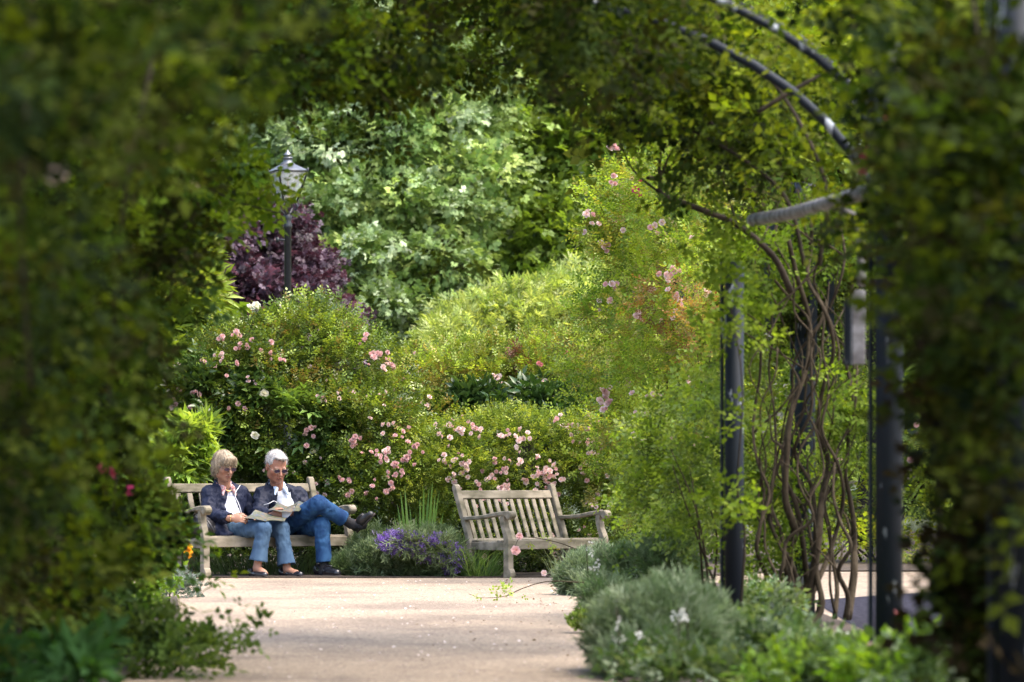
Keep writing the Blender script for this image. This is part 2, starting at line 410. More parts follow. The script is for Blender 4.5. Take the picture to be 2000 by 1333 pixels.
# ------------------------------------------------------------------ ground
def sheet(name, poly, z, m, lab=None, kind='structure'):
    bm = bmesh.new(); f = bm.faces.new([bm.verts.new((x, y, z)) for x, y in poly]); bmesh.ops.triangulate(bm, faces=[f])
    me = bpy.data.meshes.new(name); bm.to_mesh(me); bm.free(); me.materials.append(m); o = obj(name, me); o['kind'] = kind; return o
M_soil = mat('soil', (.035, .024, .016), .95, noise=(8, (.06, .042, .028)), bump=(30, .8, .03))
M_grassg = mat('ground_green', (.03, .05, .018), .95, noise=(3, (.06, .07, .03)), bump=(20, .6, .03))
def gravel_mat():
    m = bpy.data.materials.new('resin_gravel'); m.use_nodes = True; n = m.node_tree.nodes; l = m.node_tree.links; b = n['Principled BSDF']
    tc = n.new('ShaderNodeTexCoord')
    v = n.new('ShaderNodeTexVoronoi'); v.inputs['Scale'].default_value = 75; l.new(tc.outputs['Object'], v.inputs['Vector'])
    r = n.new('ShaderNodeValToRGB'); e = r.color_ramp.elements; e[0].position = 0; e[0].color = (.10, .068, .048, 1); e[1].position = 1; e[1].color = (.37, .305, .225, 1)
    a = e.new(.45); a.color = (.225, .175, .122, 1)
    sp = n.new('ShaderNodeSeparateColor'); l.new(v.outputs['Color'], sp.inputs[0]); l.new(sp.outputs[0], r.inputs[0])
    t = n.new('ShaderNodeTexNoise'); t.inputs['Scale'].default_value = .9; t.inputs['Detail'].default_value = 6; t.inputs['Roughness'].default_value = .65
    mp = n.new('ShaderNodeMapping'); mp.inputs['Scale'].default_value = (1, .8, 1); l.new(tc.outputs['Object'], mp.inputs[0]); l.new(mp.outputs[0], t.inputs[0])
    r2 = n.new('ShaderNodeValToRGB'); r2.color_ramp.elements[0].position = .36; r2.color_ramp.elements[0].color = (.68, .66, .66, 1); r2.color_ramp.elements[1].position = .55; r2.color_ramp.elements[1].color = (1.08, 1.06, 1.04, 1)
    l.new(t.outputs[0], r2.inputs[0])
    mx = n.new('ShaderNodeMix'); mx.data_type = 'RGBA'; mx.blend_type = 'MULTIPLY'; mx.inputs[0].default_value = 1
    l.new(r.outputs[0], mx.inputs[6]); l.new(r2.outputs[0], mx.inputs[7]); l.new(mx.outputs[2], b.inputs['Base Color']); b.inputs['Roughness'].default_value = .85
    bp = n.new('ShaderNodeBump'); bp.inputs['Strength'].default_value = .5; bp.inputs['Distance'].default_value = .004; l.new(v.outputs['Distance'], bp.inputs['Height']); l.new(bp.outputs[0], b.inputs['Normal'])
    return m
M_gravel = gravel_mat()
M_bluegrey = mat('blue_grey_ground', (.018, .018, .024), 1.0, spec=.0, noise=(25, (.05, .05, .066)), bump=(200, .5, .004))
sheet('ground', [(-150, -30), (150, -30), (150, 260), (-150, 260)], -.03, M_grassg)
sheet('gravel_path', [(-7, -4), (9, -4), (9, 36.3), (2.6, 36.3), (2.0, 35.0), (1.4, 34.4), (-.5, 34.2), (-3, 34.18), (-7, 34.45)], 0, M_gravel)
sheet('blue_grey_patch', [(2.05, 22), (8.9, 22), (8.9, 31.4), (6.5, 32.0), (4.9, 31.2), (3.6, 30.6), (2.8, 29.3), (2.2, 28.2)], .004, M_bluegrey)  # dark blue-grey patch laid over the gravel
def bed(name, poly, z=.02):
    bm = bmesh.new(); f = bm.faces.new([bm.verts.new((x, y, z)) for x, y in poly]); r = bmesh.ops.extrude_face_region(bm, geom=[f])
    for v in r['geom']:
        if isinstance(v, bmesh.types.BMVert): v.co.z = -.02
    bmesh.ops.recalc_face_normals(bm, faces=bm.faces); bmesh.ops.triangulate(bm, faces=bm.faces)
    me = bpy.data.meshes.new(name); bm.to_mesh(me); bm.free(); me.materials.append(M_soil); o = obj(name, me); o['kind'] = 'structure'; return o
bed('planting_bed', [(.52, -2), (.5, 17), (.5, 21), (.5, 28), (.52, 32), (.8, 33), (1.3, 33.2), (1.75, 32), (2.0, 28), (2.1, 20), (2.3, 10), (2.4, -2)])
bed('planting_bed', [(-1.75, -2), (-1.75, 17), (-1.9, 22), (-2.25, 26), (-2.5, 28.6), (-3.2, 29.3), (-5, 29.4), (-6, 20), (-6, -2)])
bed('planting_bed', [(-7.2, 34.46), (-3, 34.2), (-.5, 34.22), (1.38, 34.43), (1.9, 35.1), (2.5, 36.4), (9.2, 36.5), (9.2, 60), (-12, 60)], .012)
# fallen petals
g = np.random.default_rng(5); n = 260
pos = np.stack([g.uniform(-1.6, .6, n), g.uniform(17, 33.8, n), np.full(n, .008)], 1); dirs = g.normal(size=(n, 3)) * [1, 1, .1]
v, f, t = scatter('leaf', pos, dirs, np.tile([0, 0, 1.], (n, 1)) + g.normal(size=(n, 3)) * .2, g.uniform(.013, .032, n), np.tile([.72, .64, .62], (n, 1)))
tag(obj('fallen_petals', mesh_np('fallen_petals', v, f, M_petal, t)), 'pale rose petals scattered over the gravel path', 'petals', kind='stuff')
n = 150; pos = np.stack([g.normal(size=n) * .4 + .25, g.uniform(19, 33.5, n), np.full(n, .008)], 1); dirs = g.normal(size=(n, 3)) * [1, 1, .1]
v, f, t = scatter('leaf', pos, dirs, np.tile([0, 0, 1.], (n, 1)) + g.normal(size=(n, 3)) * .3, g.uniform(.012, .03, n), np.tile([.1, .06, .03], (n, 1)))
tag(obj('fallen_leaves', mesh_np('fallen_leaves', v, f, M_leaf, t)), 'small brown dead leaves along the right edge of the path', 'leaves', kind='stuff')

# ------------------------------------------------------------------ benches
def make_bench(FL, th, L, nsl, slw, label):
    b = thing('park_bench', label, 'bench', FL, th, 'weathered wooden garden benches')
    W = .062
    leg = [(-.033, .36), (-.035, .09), (-.05, .075), (-.062, .05), (-.062, .02), (-.055, 0), (.036, 0), (.034, .36),
           (.045, .42), (.075, .50), (.085, .56), (.075, .605), (.02, .605), (.03, .55), (.015, .47), (-.02, .40)]
    arm = [(-.055, .575), (-.035, .56), (-.01, .565), (.01, .59), (.05, .598), (.16, .588), (.34, .562), (.55, .548),
           (.57, .59), (.45, .592), (.30, .603), (.15, .63), (.04, .643), (-.03, .645), (-.052, .637), (-.067, .622), (-.072, .603), (-.068, .587)]
    back = [(.475, 0), (.53, 0), (.535, .30), (.56, .42), (.72, .845), (.725, .875), (.712, .897), (.685, .9), (.668, .885), (.655, .84), (.50, .40), (.475, .31)]
    for s, xc in ((-1, 0), (1, L)):
        obj('front_leg', prism_me('front_leg', leg, xc - W / 2, xc + W / 2, M_wood), b)
        obj('back_post', prism_me('back_post', back, xc - .029, xc + .029, M_wood, .006), b)
        obj('armrest', prism_me('armrest', arm, xc - .038, xc + .038, M_wood, .008), b)
        obj('side_rail', box_me('side_rail', (xc, .255, .30), (.035, .44, .075), M_wood), b)
    obj('front_rail', box_me('front_rail', (L / 2, 0, .315), (L - W, .036, .088), M_wood), b)
    for k in range(6):
        y = .045 + k * .082; z = .362 - .02 * math.sin(math.pi * k / 5) - .012 * k / 5
        obj('seat_slat', box_me('seat_slat', (L / 2, y, z), (L - .01 if k else L - W, .068, .02), M_wood, .005), b)
    a = math.atan2(.16, .425)
    rm = Matrix.Rotation(-a, 3, 'X')
    def on_back(z): return .53 + (z - .40) * .16 / .425 * 1.0
    obj('top_rail', box_me('top_rail', (L / 2, on_back(.795), .795), (L - .058, .034, .085), M_wood, .006, rm), b)
    obj('bottom_rail', box_me('bottom_rail', (L / 2, on_back(.35), .345), (L - .058, .032, .05), M_wood, .005, rm), b)
    z0, z1 = .365, .752; zc = (z0 + z1) / 2; ln = (z1 - z0) / math.cos(a)
    me = box_me('back_slat', (0, 0, 0), (slw, .016, ln), M_wood, .003, rm)
    for k in range(nsl):
        x = .03 + (L - .06) * (k + .5 + .0) / nsl
        obj('back_slat', me, b, (x, on_back(zc), zc))
    return b
def Bpt(FL, th, X, Y, Z):
    return np.array([FL[0] + X * math.cos(th) - Y * math.sin(th), FL[1] + X * math.sin(th) + Y * math.cos(th), Z])
FL1, TH1, L1 = (-2.736, 34.22, 0.0), R(34), 1.51
FL2, TH2, L2 = (-.032, 34.25, 0.0), R(43), 1.19
make_bench(FL1, TH1, L1, 12, .052, 'long weathered wooden bench with the couple reading on it')
make_bench(FL2, TH2, L2, 12, .046, 'short empty weathered wooden bench beside the purple lavender').scale = (1, 1, .925)

# ------------------------------------------------------------------ lamp post
d0 = 46.0; lx = (562 - 1000) * d0 / F
lamp = thing('street_lamp', 'tall black lamp post with a glazed square lantern above the rose bush', 'street lamp', (lx, d0, 0), R(24))
lathe('post', [(.11, 0), (.11, .35), (.085, .4), (.085, .9), (.06, .98), (.046, 1.1), (.042, 3.85), (.05, 3.86), (.052, 3.9), (.04, 3.93), (.045, 3.97), (.05, 4.02), (.036, 4.03), (.0, 4.03)], M_black, lamp, 14)
tubes('ladder_bar', [([(-.13, 0, 3.72), (.05, 0, 3.72)], .012, 2), ([(-.13, 0, 3.69), (-.13, 0, 3.75)], .02, 2)], M_black, lamp)
hb, ht, zb, zt = .085, .185, 4.18, 4.53
for k in range(4):
    a = R(45 + 90 * k); c, s = math.cos(a), math.sin(a); q = 1.414
    tubes('frog_arm', [([(.03 * c, .03 * s, 4.02), (.1 * c, .1 * s, 4.08), (.13 * c, .13 * s, 4.12), (.09 * c, .09 * s, 4.18)], .011, 8)], M_black, lamp)
    tubes('lantern_bar', [([(hb * q * c, hb * q * s, zb), (ht * q * c, ht * q * s, zt + .015), (ht * q * c * 1.01, ht * q * s * 1.01, zt + .05)], .013, None)], M_black, lamp, 6)
    a1 = R(135 + 90 * k); c1, s1 = math.cos(a1), math.sin(a1); i = .97
    V = np.array([(hb * q * c * i, hb * q * s * i, zb + .005), (hb * q * c1 * i, hb * q * s1 * i, zb + .005), (ht * q * c1 * i, ht * q * s1 * i, zt), (ht * q * c * i, ht * q * s * i, zt)])
    nn = nrm(np.cross(V[1] - V[0], V[2] - V[0])) * .003; V = np.vstack([V, V + nn])
    obj('glass_pane', mesh_np('glass_pane', V, np.array([[0, 1, 2, 3], [7, 6, 5, 4], [0, 4, 5, 1], [1, 5, 6, 2], [2, 6, 7, 3], [3, 7, 4, 0]]), M_glass), lamp)
    tubes('eaves_bar', [([(ht * q * c, ht * q * s, zt + .01), (ht * q * c1, ht * q * s1, zt + .01)], .012, 2)], M_black, lamp, 6)
    tubes('base_bar', [([(hb * q * c, hb * q * s, zb), (hb * q * c1, hb * q * s1, zb)], .009, 2)], M_black, lamp, 6)
    V = np.array([(ht * q * c * 1.03, ht * q * s * 1.03, zt + .02), (ht * q * c1 * 1.03, ht * q * s1 * 1.03, zt + .02), (.08 * c1 * 1, .08 * s1, zt + .105), (.08 * c, .08 * s, zt + .105)])
    V = np.vstack([V, V - [0, 0, .006]])
    obj('roof_panel', mesh_np('roof_panel', V, np.array([[0, 1, 2, 3], [7, 6, 5, 4], [0, 4, 5, 1], [1, 5, 6, 2], [2, 6, 7, 3], [3, 7, 4, 0]]), M_zinc), lamp)
lathe('chimney', [(.085, zt + .1), (.075, zt + .115), (.055, zt + .13), (.055, zt + .165), (.07, zt + .17), (.05, zt + .185), (.0, zt + .19)], M_zinc, lamp)
lathe('finial', [(.035, zt + .185), (.055, zt + .2), (.05, zt + .215), (.025, zt + .24), (.01, zt + .26), (0, zt + .28)], M_zinc, lamp)
tubes('gas_pipe', [([(0, 0, 4.02), (0, 0, 4.2)], .008, 2)], M_black, lamp)
lathe('burner', [(0, 4.2), (.05, 4.21), (.03, 4.26), (.012, 4.3), (.012, 4.45), (.03, 4.47), (0, 4.48)], mat('brass_burner', (.3, .16, .08), .4, .7), lamp)

# ------------------------------------------------------------------ pergola
perg = thing('pergola', 'dark metal rose pergola with arched hoops and peeling paint over the path', 'pergola', (0, 0, 0))
PR = .052
def post(px, d, top, r=PR, flat=True):
    x = (px - 1000) * d / F
    tubes('post', [([(x, d, -.02), (x, d, top)], r, 2)], M_post, perg, 20)
    if flat: obj('flat_bar', box_me('flat_bar', (x - r * 1.25, d + .03, top / 2), (.018, .05, top), M_post, .002), perg)
    return x
right = [(1325, 33.8, 2.75), (1434, 20.9, 2.09), (1572, 24.6, 2.8), (1736, 15.9, 2.75), (1985, 10.6, 2.75)]
for px, d, t in right: post(px, d, t, .058 if px == 1736 else (.066 if px == 1572 else PR))
XC = -.45
left = [(-2.25, 10.6), (-2.3, 15.9), (-2.35, 20.9)]
for x, d in left:
    tubes('post', [([(x, d, -.02), (x, d, 2.75)], PR, 2)], M_post, perg, 20)
def hoop(d, xl, xr, spring, apex, r=.03, dd=0):
    pts = [(lerp(xl, xr, .5) - math.cos(a) * (xr - xl) / 2, d + dd * a, spring + math.sin(a) * (apex - spring)) for a in np.linspace(0, math.pi, 25)]
    tubes('hoop', [(pts, r, None)], M_post, perg, 10)
hoop(10.6, -2.25, 1.37, 2.75, 3.75); hoop(15.9, -2.3, 1.56, 2.75, 3.8, .034); hoop(16.9, -2.48, 1.78, 2.0, 3.27, .02)
hoop(20.9, -2.35, 1.95, 2.7, 3.75); hoop(18.4, -2.48, 1.78, 2.0, 3.27, .024)
tubes('side_rail', [([P(1470, 430, 20.8), P(1540, 418, 19.4), P(1600, 402, 18.3), P(1712, 370, 16.6)], .034, 12)], M_rail, perg, 12)
tubes('brace', [([P(1640, 412, 17.5), P(1668, 425, 17.5), P(1680, 470, 17.5), P(1682, 560, 17.5)], .02, 12)], M_rail, perg, 10)
obj('bracket', box_me('bracket', P(1676, 640, 17.5), (.06, .05, .34), M_rail, .004), perg)
obj('bracket', box_me('bracket', P(1655, 650, 17.6), (.03, .05, .3), M_post, .004), perg)
for px_, y0_, y1_, w_ in ((1503, 430, 640, .07), (1588, 420, 700, .05), (1622, 440, 700, .045), (1545, 420, 560, .03)):
    obj('bracket', box_me('bracket', P(px_, (y0_ + y1_) / 2, 24.3), (w_, .04, (y1_ - y0_) * 24.3 / F), M_post, .004), perg)
for xx, zz in ((-1.6, 3.38), (XC, 3.83), (.7, 3.5)):
    tubes('purlin', [([(xx, 5, zz), (xx, 21.3, zz)], .02, 2)], M_post, perg, 8)
# ------------------------------------------------------------------ people
def skin_mat(name, c, c2):
    m = bpy.data.materials.new(name); m.use_nodes = True; n = m.node_tree.nodes; l = m.node_tree.links; b = n['Principled BSDF']
    a = n.new('ShaderNodeAttribute'); a.attribute_name = 'tint'
    t = n.new('ShaderNodeTexNoise'); t.inputs['Scale'].default_value = 30; tc = n.new('ShaderNodeTexCoord'); l.new(tc.outputs['Object'], t.inputs[0])
    r = n.new('ShaderNodeMapRange'); r.inputs[3].default_value = .88; r.inputs[4].default_value = 1.1; l.new(t.outputs[0], r.inputs[0])
    mx = n.new('ShaderNodeMix'); mx.data_type = 'RGBA'; mx.blend_type = 'MULTIPLY'; mx.inputs[0].default_value = 1
    l.new(a.outputs['Color'], mx.inputs[6]); l.new(r.outputs[0], mx.inputs[7]); l.new(mx.outputs[2], b.inputs['Base Color'])
    b.inputs['Roughness'].default_value = .5; b.inputs['Subsurface Weight'].default_value = .12; b.inputs['Subsurface Radius'].default_value = (.02, .008, .004)
    return m
M_skin = skin_mat('skin', None, None)
def denim(name, c, c2):
    return mat(name, c, .85, spec=.2, noise=(14, c2, (1, 1, .55)), bump=(260, .35, .003))
M_denim1 = denim('faded_denim', (.036, .072, .13), (.066, .12, .195)); M_denim2 = denim('blue_denim', (.006, .028, .09), (.024, .078, .175))
M_navy = mat('navy_nylon', (.0085, .012, .030), .6, spec=.2, noise=(9, (.011, .015, .036)), bump=(60, .35, .005))
M_navy2 = mat('navy_nylon_matt', (.0085, .012, .027), .6, spec=.2, noise=(9, (.011, .015, .033)), bump=(60, .35, .005))
M_white = mat('white_shirt', (.46, .48, .54), .7, noise=(12, (.38, .42, .5)), bump=(40, .3, .004))
def stripe_mat():
    m = bpy.data.materials.new('striped_white_top'); m.use_nodes = True; n = m.node_tree.nodes; l = m.node_tree.links; b = n['Principled BSDF']
    tc = n.new('ShaderNodeTexCoord'); wv = n.new('ShaderNodeTexWave'); wv.wave_type = 'BANDS'; wv.bands_direction = 'Z'; wv.inputs['Scale'].default_value = 9
    l.new(tc.outputs['Object'], wv.inputs[0]); r = n.new('ShaderNodeValToRGB'); r.color_ramp.elements[0].position = .0; r.color_ramp.elements[0].color = (.2, .22, .36, 1)
    r.color_ramp.elements[1].position = .3; r.color_ramp.elements[1].color = (.48, .48, .52, 1); l.new(wv.outputs[0], r.inputs[0]); l.new(r.outputs[0], b.inputs['Base Color']); b.inputs['Roughness'].default_value = .7
    return m
M_stripe = stripe_mat()
M_check = mat('red_check_collar', (.32, .08, .08), .8, noise=(60, (.55, .48, .48)))
M_shoe = mat('black_leather', (.012, .012, .016), .25, spec=.6); M_shoe2 = mat('brown_black_leather', (.012, .011, .011), .45)
M_sock = mat('black_sock', (.012, .012, .015), .9); M_gold = mat('gold', (.8, .5, .2), .3, 1)
M_blond = mat('ash_blonde_hair', (.13, .092, .052), .55, noise=(45, (.31, .25, .17), (1, 1, .22)), bump=(90, .6, .005))
M_grey = mat('grey_white_hair', (.28, .265, .25), .6, noise=(45, (.46, .44, .42), (1, 1, .4)), bump=(90, .6, .004))
M_lens = mat('tinted_lens', (.05, .03, .05), .12); M_piping = mat('white_piping', (.6, .6, .62), .6)

def frame3(f, up=(0, 0, 1)):
    f = nrm(np.array(f, float)); s = nrm(np.cross(f, np.array(up, float))); u = np.cross(s, f)
    return np.stack([s, f, u], 1)        # columns: side (their right), forward, up
def head(fd, c, M, s, male):
    def L(x, y, z): return c + M @ (np.array([x, y, z]) * s)
    e = lambda p, r, k=.015, sub=False, MM=M: fd.ell(L(*p), np.array(r) * s, MM, k * s, sub)
    e((0, -.012, .03), (.074, .094, .088), .0)
    e((0, .02, -.03), (.060, .066, .078), .03)
    e((0, .048, -.078), (.036, .034, .03), .025)
    e((0, .068, -.094), (.018, .016, .015), .018)
    for t in (-1, 1):
        e((t * .04, .05, -.02), (.026, .026, .026), .02)
        e((t * .052, .015, -.06), (.016, .03, .03), .02)
        e((t * .031, .094, .004), (.017, .012, .011), .010, True)
        e((t * .031, .074, .004), (.013, .013, .012), .003)
        e((t * .030, .080, .024), (.022, .010, .006), .012)
        e((t * .076, -.008, -.006), (.008, .020, .032), .006); e((t * .083, -.003, -.004), (.004, .010, .018), .003, True)
    fd.cone(L(0, .086, .018), L(0, .112, -.022), .007 * s, .0125 * s, .010 * s)
    for t in (-1, 1): e((t * .012, .098, -.028), (.008, .010, .007), .006)
    e((0, .092, -.052), (.022, .009, .0055), .007); e((0, .088, -.064), (.019, .010, .0065), .006)
    fd.box(L(0, .103, -.0575), np.array([.02, .006, .0012]) * s, M, .002, .0005, True)
    return L
def hand(fd, wr, dirn, pn, thumb, s=1.0, curl=.9, spread=.0):
    """palm at wr along dirn, pn = direction the fingers curl towards, thumb = side of thumb"""
    d = nrm(np.array(dirn, float)); pn = np.array(pn, float); pn = nrm(pn - d * (pn @ d)); t = np.cross(d, pn); t = t if t @ np.array(thumb) > 0 else -t
    M = np.stack([t, d, pn], 1); w = np.array(wr, float)
    fd.cone(w - d * .03, w + d * .015, .026 * s, .024 * s, .015)
    fd.ell(w + d * .05 * s, np.array([.041, .05, .017]) * s, M, .012)
    for i, (o, ln) in enumerate([(.030, .040), (.010, .045), (-.010, .042), (-.029, .034)]):
        p = w + d * .082 * s + t * o * s; a = .25; q = p
        for seg, (l, c) in enumerate(((ln, curl * .5), (ln * .65, curl), (ln * .5, curl * .8))):
            a += c * .8; nq = q + (d * math.cos(a) + pn * math.sin(a)) * l * s
            fd.cone(q, nq, (.0092 - .0008 * seg) * s, (.0086 - .0008 * seg) * s, .003 if seg or i == 0 else .003); q = nq
    b = w + d * .025 * s + t * .028 * s; m1 = b + (t * .6 + d * .7 + pn * .35) * .038 * s; m2 = m1 + (d * .85 + pn * .5) * .032 * s; m3 = m2 + (d * .8 + pn * .5 - t * .1) * .022 * s
    fd.cone(b, m1, .013 * s, .011 * s, .012); fd.cone(m1, m2, .011 * s, .0095 * s, .003); fd.cone(m2, m3, .0095 * s, .008 * s, .003)

def folds(V, N, amp, sc, seed, hems=()):
    d = vnoise(V * sc, seed) * .6 + vnoise(V * sc * 2.1, seed + 1) * .35
    d = -np.abs(d) * 1.6 + .35 + .3 * (1 - np.abs(vnoise(V * sc * 3.3 * np.array([1.3, 1.3, .6]), seed + 5)) * 2)
    for h_ in hems: d = d * np.clip((np.linalg.norm(V - h_, axis=1) - .12) / .08, 0, 1)
    return V + N * (d * amp)[:, None]
def finish(name, fd, m, parent, fold=None, tintf=None):
    V, Q = fd.mesh(); N = vnormals(V, Q)
    for _ in range(1):
        pass
    if fold: V = folds(V, N, *fold)
    tint = tintf(V) if tintf else None
    return obj(name, mesh_np(name, V, Q, m, tint, True), parent)

def shoe(name, heel, toe, up, m, parent, L=None, flat=False, h=.005, s=1.0):
    """heel/toe = sole end points"""
    heel = np.array(heel, float); toe = np.array(toe, float); f = nrm(toe - heel); ln = np.linalg.norm(toe - heel)
    up = nrm(np.array(up, float) - f * (np.array(up, float) @ f)); sd = np.cross(f, up); M = np.stack([sd, f, up], 1)
    fd = Field(np.minimum(heel, toe) - .12, np.maximum(heel, toe) + .16, h)
    at = lambda x, y, z: heel + sd * x * s + f * y * ln + up * z * s
    if flat:
        fd.cone(at(0, .12, .03), at(0, .45, .022), .032 * s, .034 * s, .0); fd.cone(at(0, .45, .022), at(0, .86, .018), .036 * s, .03 * s, .02)
        fd.ell(at(0, .10, .05), np.array([.03, .035, .03]) * s, M, .02)
        fd.ell(at(0, .42, .068), np.array([.027, ln * .26 / s, .035]) * s, M, .008, True)
        fd.ell(at(0, .8, .036), np.array([.02, .012, .006]) * s, M, .004)
    else:
        fd.cone(at(0, .13, .04), at(0, .5, .035), .038 * s, .038 * s, .0); fd.cone(at(0, .5, .035), at(0, .85, .026), .042 * s, .034 * s, .02)
        fd.ell(at(0, .16, .065), np.array([.036, .045, .04]) * s, M, .02); fd.ell(at(0, .48, .06), np.array([.034, .06, .035]) * s, M, .025)
        fd.cone(at(0, .2, .10), at(0, .2, .16), .024 * s, .034 * s, .004, True)
        fd.ell(at(0, .6, .085), np.array([.03, .03, .008]) * s, M, .01)
    g_ = np.stack(np.meshgrid(*fd.ax, indexing='ij'), -1); dz = (heel + up * .004 - g_) @ up; fd.F = np.maximum(fd.F, dz.astype(np.float32))
    o = finish(name, fd, m, parent)
    # sole
    a = np.linspace(0, 2 * np.pi, 28, endpoint=False); Vb = []
    for zz in (-.004, .012):
        for t in a:
            y = .5 + .5 * math.sin(t) * 1.0; wd = (.036 if y < .4 else .041) * (1.06 if not flat else .95)
            Vb.append(at(math.cos(t) * wd, y, zz))
    Qb = np.array([(i, (i + 1) % 28, 28 + (i + 1) % 28, 28 + i) for i in range(28)])
    Vb = np.array(Vb); cb = np.array([Vb[:28].mean(0), Vb[28:].mean(0)]); Vb = np.vstack([Vb, cb])
    Tb = np.array([(56, (i + 1) % 28, i) for i in range(28)] + [(57, 28 + i, 28 + (i + 1) % 28) for i in range(28)])
    obj('sole', mesh_np('sole', Vb, [Qb, Tb], M_sole), o)
    return o
M_sole = mat('rubber_sole', (.03, .022, .018), .8)

def person(label, J, cfg):
    t = thing('person', label, 'person', J['pelvis'] * [1, 1, 0])
    t_inv = -np.array(t.location)
    root = t
    def O(n, me): return me
    sk = np.array(cfg['skin']); sc = cfg['s']
    pts = np.array([v for k, v in J.items() if isinstance(v, np.ndarray) and v.shape == (3,) and k not in ('look', 'face', 'side')])
    lo, hi = pts.min(0) - .16, pts.max(0) + .2; lo[2] = max(lo[2], -.02)
    Mt = frame3(J['face'])        # torso frame
    cm = lambda k, o: J[k] + Mt @ np.array(o)
    # ---- body
    fd = Field(lo, hi, .0067)
    fd.ell(J['pelvis'], (.15, .10, .10), Mt, 0); fd.cone(J['pelvis'], J['chest'], .10, .11, .05); fd.ell(J['chest'], (.15, .10, .15), Mt, .04)
    fd.cone(J['sh_r'], J['sh_l'], .05, .05, .05); fd.cone(J['neck'] - [0, 0, .03], J['head'] + Mt @ np.array([0, 0, -.03]), .054 * sc, .050 * sc, .03)
    for s_ in 'rl':
        fd.cone(J['sh_' + s_], J['el_' + s_], .048, .038, .02); fd.cone(J['el_' + s_], J['wr_' + s_], .038, .026, .012)
        hd = J['hand_' + s_]; hand(fd, J['wr_' + s_], hd[0], hd[1], hd[2], cfg['hs'], hd[3])
        fd.cone(J['hip_' + s_], J['kn_' + s_], .075, .052, .02); fd.cone(J['kn_' + s_], J['an_' + s_], .052, .034, .015)
        fd.cone(J['an_' + s_], J['ball_' + s_], .034, .030, .02); fd.cone(J['ball_' + s_], J['toe_' + s_], .030, .022, .02); fd.ell(lerp(J['hl_' + s_], J['ball_' + s_], .18), (.022, .022, .022), None, .02)
    Mh = frame3(J['look'], J.get('hup', (0, 0, 1))); Lh = head(fd, J['head'], Mh, sc, cfg['male'])
    lip = Lh(0, .096, -.058)
    def tf(V):
        T = np.tile(sk, (len(V), 1)) * (1 + .06 * vnoise(V * 40, 3))[:, None]
        q = (V - J['head']) @ Mh / sc
        m = np.exp(-((q[:, 0] / .024) ** 2 + ((q[:, 2] + .058) / .009) ** 2) ** 2) * (q[:, 1] > .07)
        T = T * (1 - m[:, None]) + m[:, None] * np.array(sk * [.75, .5, .55])
        ch = np.exp(-(((np.abs(q[:, 0]) - .04) / .022) ** 2 + ((q[:, 2] + .025) / .02) ** 2)) * (q[:, 1] > .03) * .35
        T = T * (1 - ch[:, None] * np.array([.0, .35, .35]))
        br = np.exp(-(((np.abs(q[:, 0]) - .031) / .02) ** 2 + ((q[:, 2] - .026) / .005) ** 2) ** 2) * (q[:, 1] > .06) * .6
        T = T * (1 - br[:, None]) + br[:, None] * np.array(cfg['brow'])
        ey = np.exp(-(((np.abs(q[:, 0]) - .031) / .013) ** 2 + ((q[:, 2] - .003) / .0035) ** 2) ** 2) * (q[:, 1] > .06) * .8
        return T * (1 - ey[:, None]) + ey[:, None] * np.array([.04, .025, .02])
    finish('body', fd, M_skin, root, None, tf)
    # ---- jeans
    fd = Field(lo - .03, hi, .0078)
    fd.ell(J['pelvis'], (.175, .125, .115), Mt, 0); fd.cone(J['pelvis'], J['pelvis'] + Mt @ np.array([0, -.02, .08]), .11, .10, .03)
    for s_ in 'rl':
        h_, k_, a_ = J['hip_' + s_], J['kn_' + s_], J['an_' + s_]; tr, kr, hr = cfg['leg']; e_ = k_ + (a_ - k_) * J['hem_' + s_]; mid = k_ + (e_ - k_) * .45
        fd.cone(h_, k_, tr, kr, .025); fd.cone(k_, mid, kr, kr * .86, .015); fd.cone(mid, e_, kr * .86, hr, .02)
    for s_ in 'rl':
        k_, a_ = J['kn_' + s_], J['an_' + s_]; ax = nrm(a_ - k_); e_ = k_ + (a_ - k_) * J['hem_' + s_]; hr = cfg['leg'][2]
        fd.cone(e_ + ax * .06, e_ + ax * .2, hr + .03, hr + .05, .0, True); 
        g_ = None
        # cut square at the hem and hollow it
        lo2, hi2 = e_ - .12, e_ + .12; sl, gg = fd._sl(lo2, hi2, .0); q = gg - e_; along = q @ ax; rad = np.linalg.norm(q - along[..., None] * ax, axis=-1)
        cut = np.where(rad < .15, along - 0.0, -.05); near = rad < .13
        fd.F[sl] = np.where(near, np.maximum(fd.F[sl], cut), fd.F[sl])
        fd.cone(e_ - ax * .05, e_ + ax * .03, hr - .026, hr - .02, .0, True)
    finish('jeans', fd, cfg['denim'], root, (.009, 14, 5, [J['kn_' + s_] + (J['an_' + s_] - J['kn_' + s_]) * J['hem_' + s_] for s_ in 'rl']))
    # ---- shirt
    fd = Field(J['pelvis'] - .3, J['neck'] + .3, .008)
    fd.ell(J['chest'], (.165, .118, .17), Mt, 0); fd.cone(J['chest'], J['pelvis'] + Mt @ np.array([0, .02, .05]), .12, .14, .05)
    fd.cone(J['sh_r'], J['sh_l'], .057, .057, .05); 
    fd.cone(J['neck'] - [0, 0, .05], J['neck'] + [0, 0, .012], .068, .066, .03)
    fd.cone(J['neck'] + Mt @ np.array([0, .045, .05]), J['neck'] + Mt @ np.array([0, .10, cfg['vneck']]), .04, .012, .01, True)
    finish('shirt', fd, cfg['shirt'], root, (.004, 16, 8))
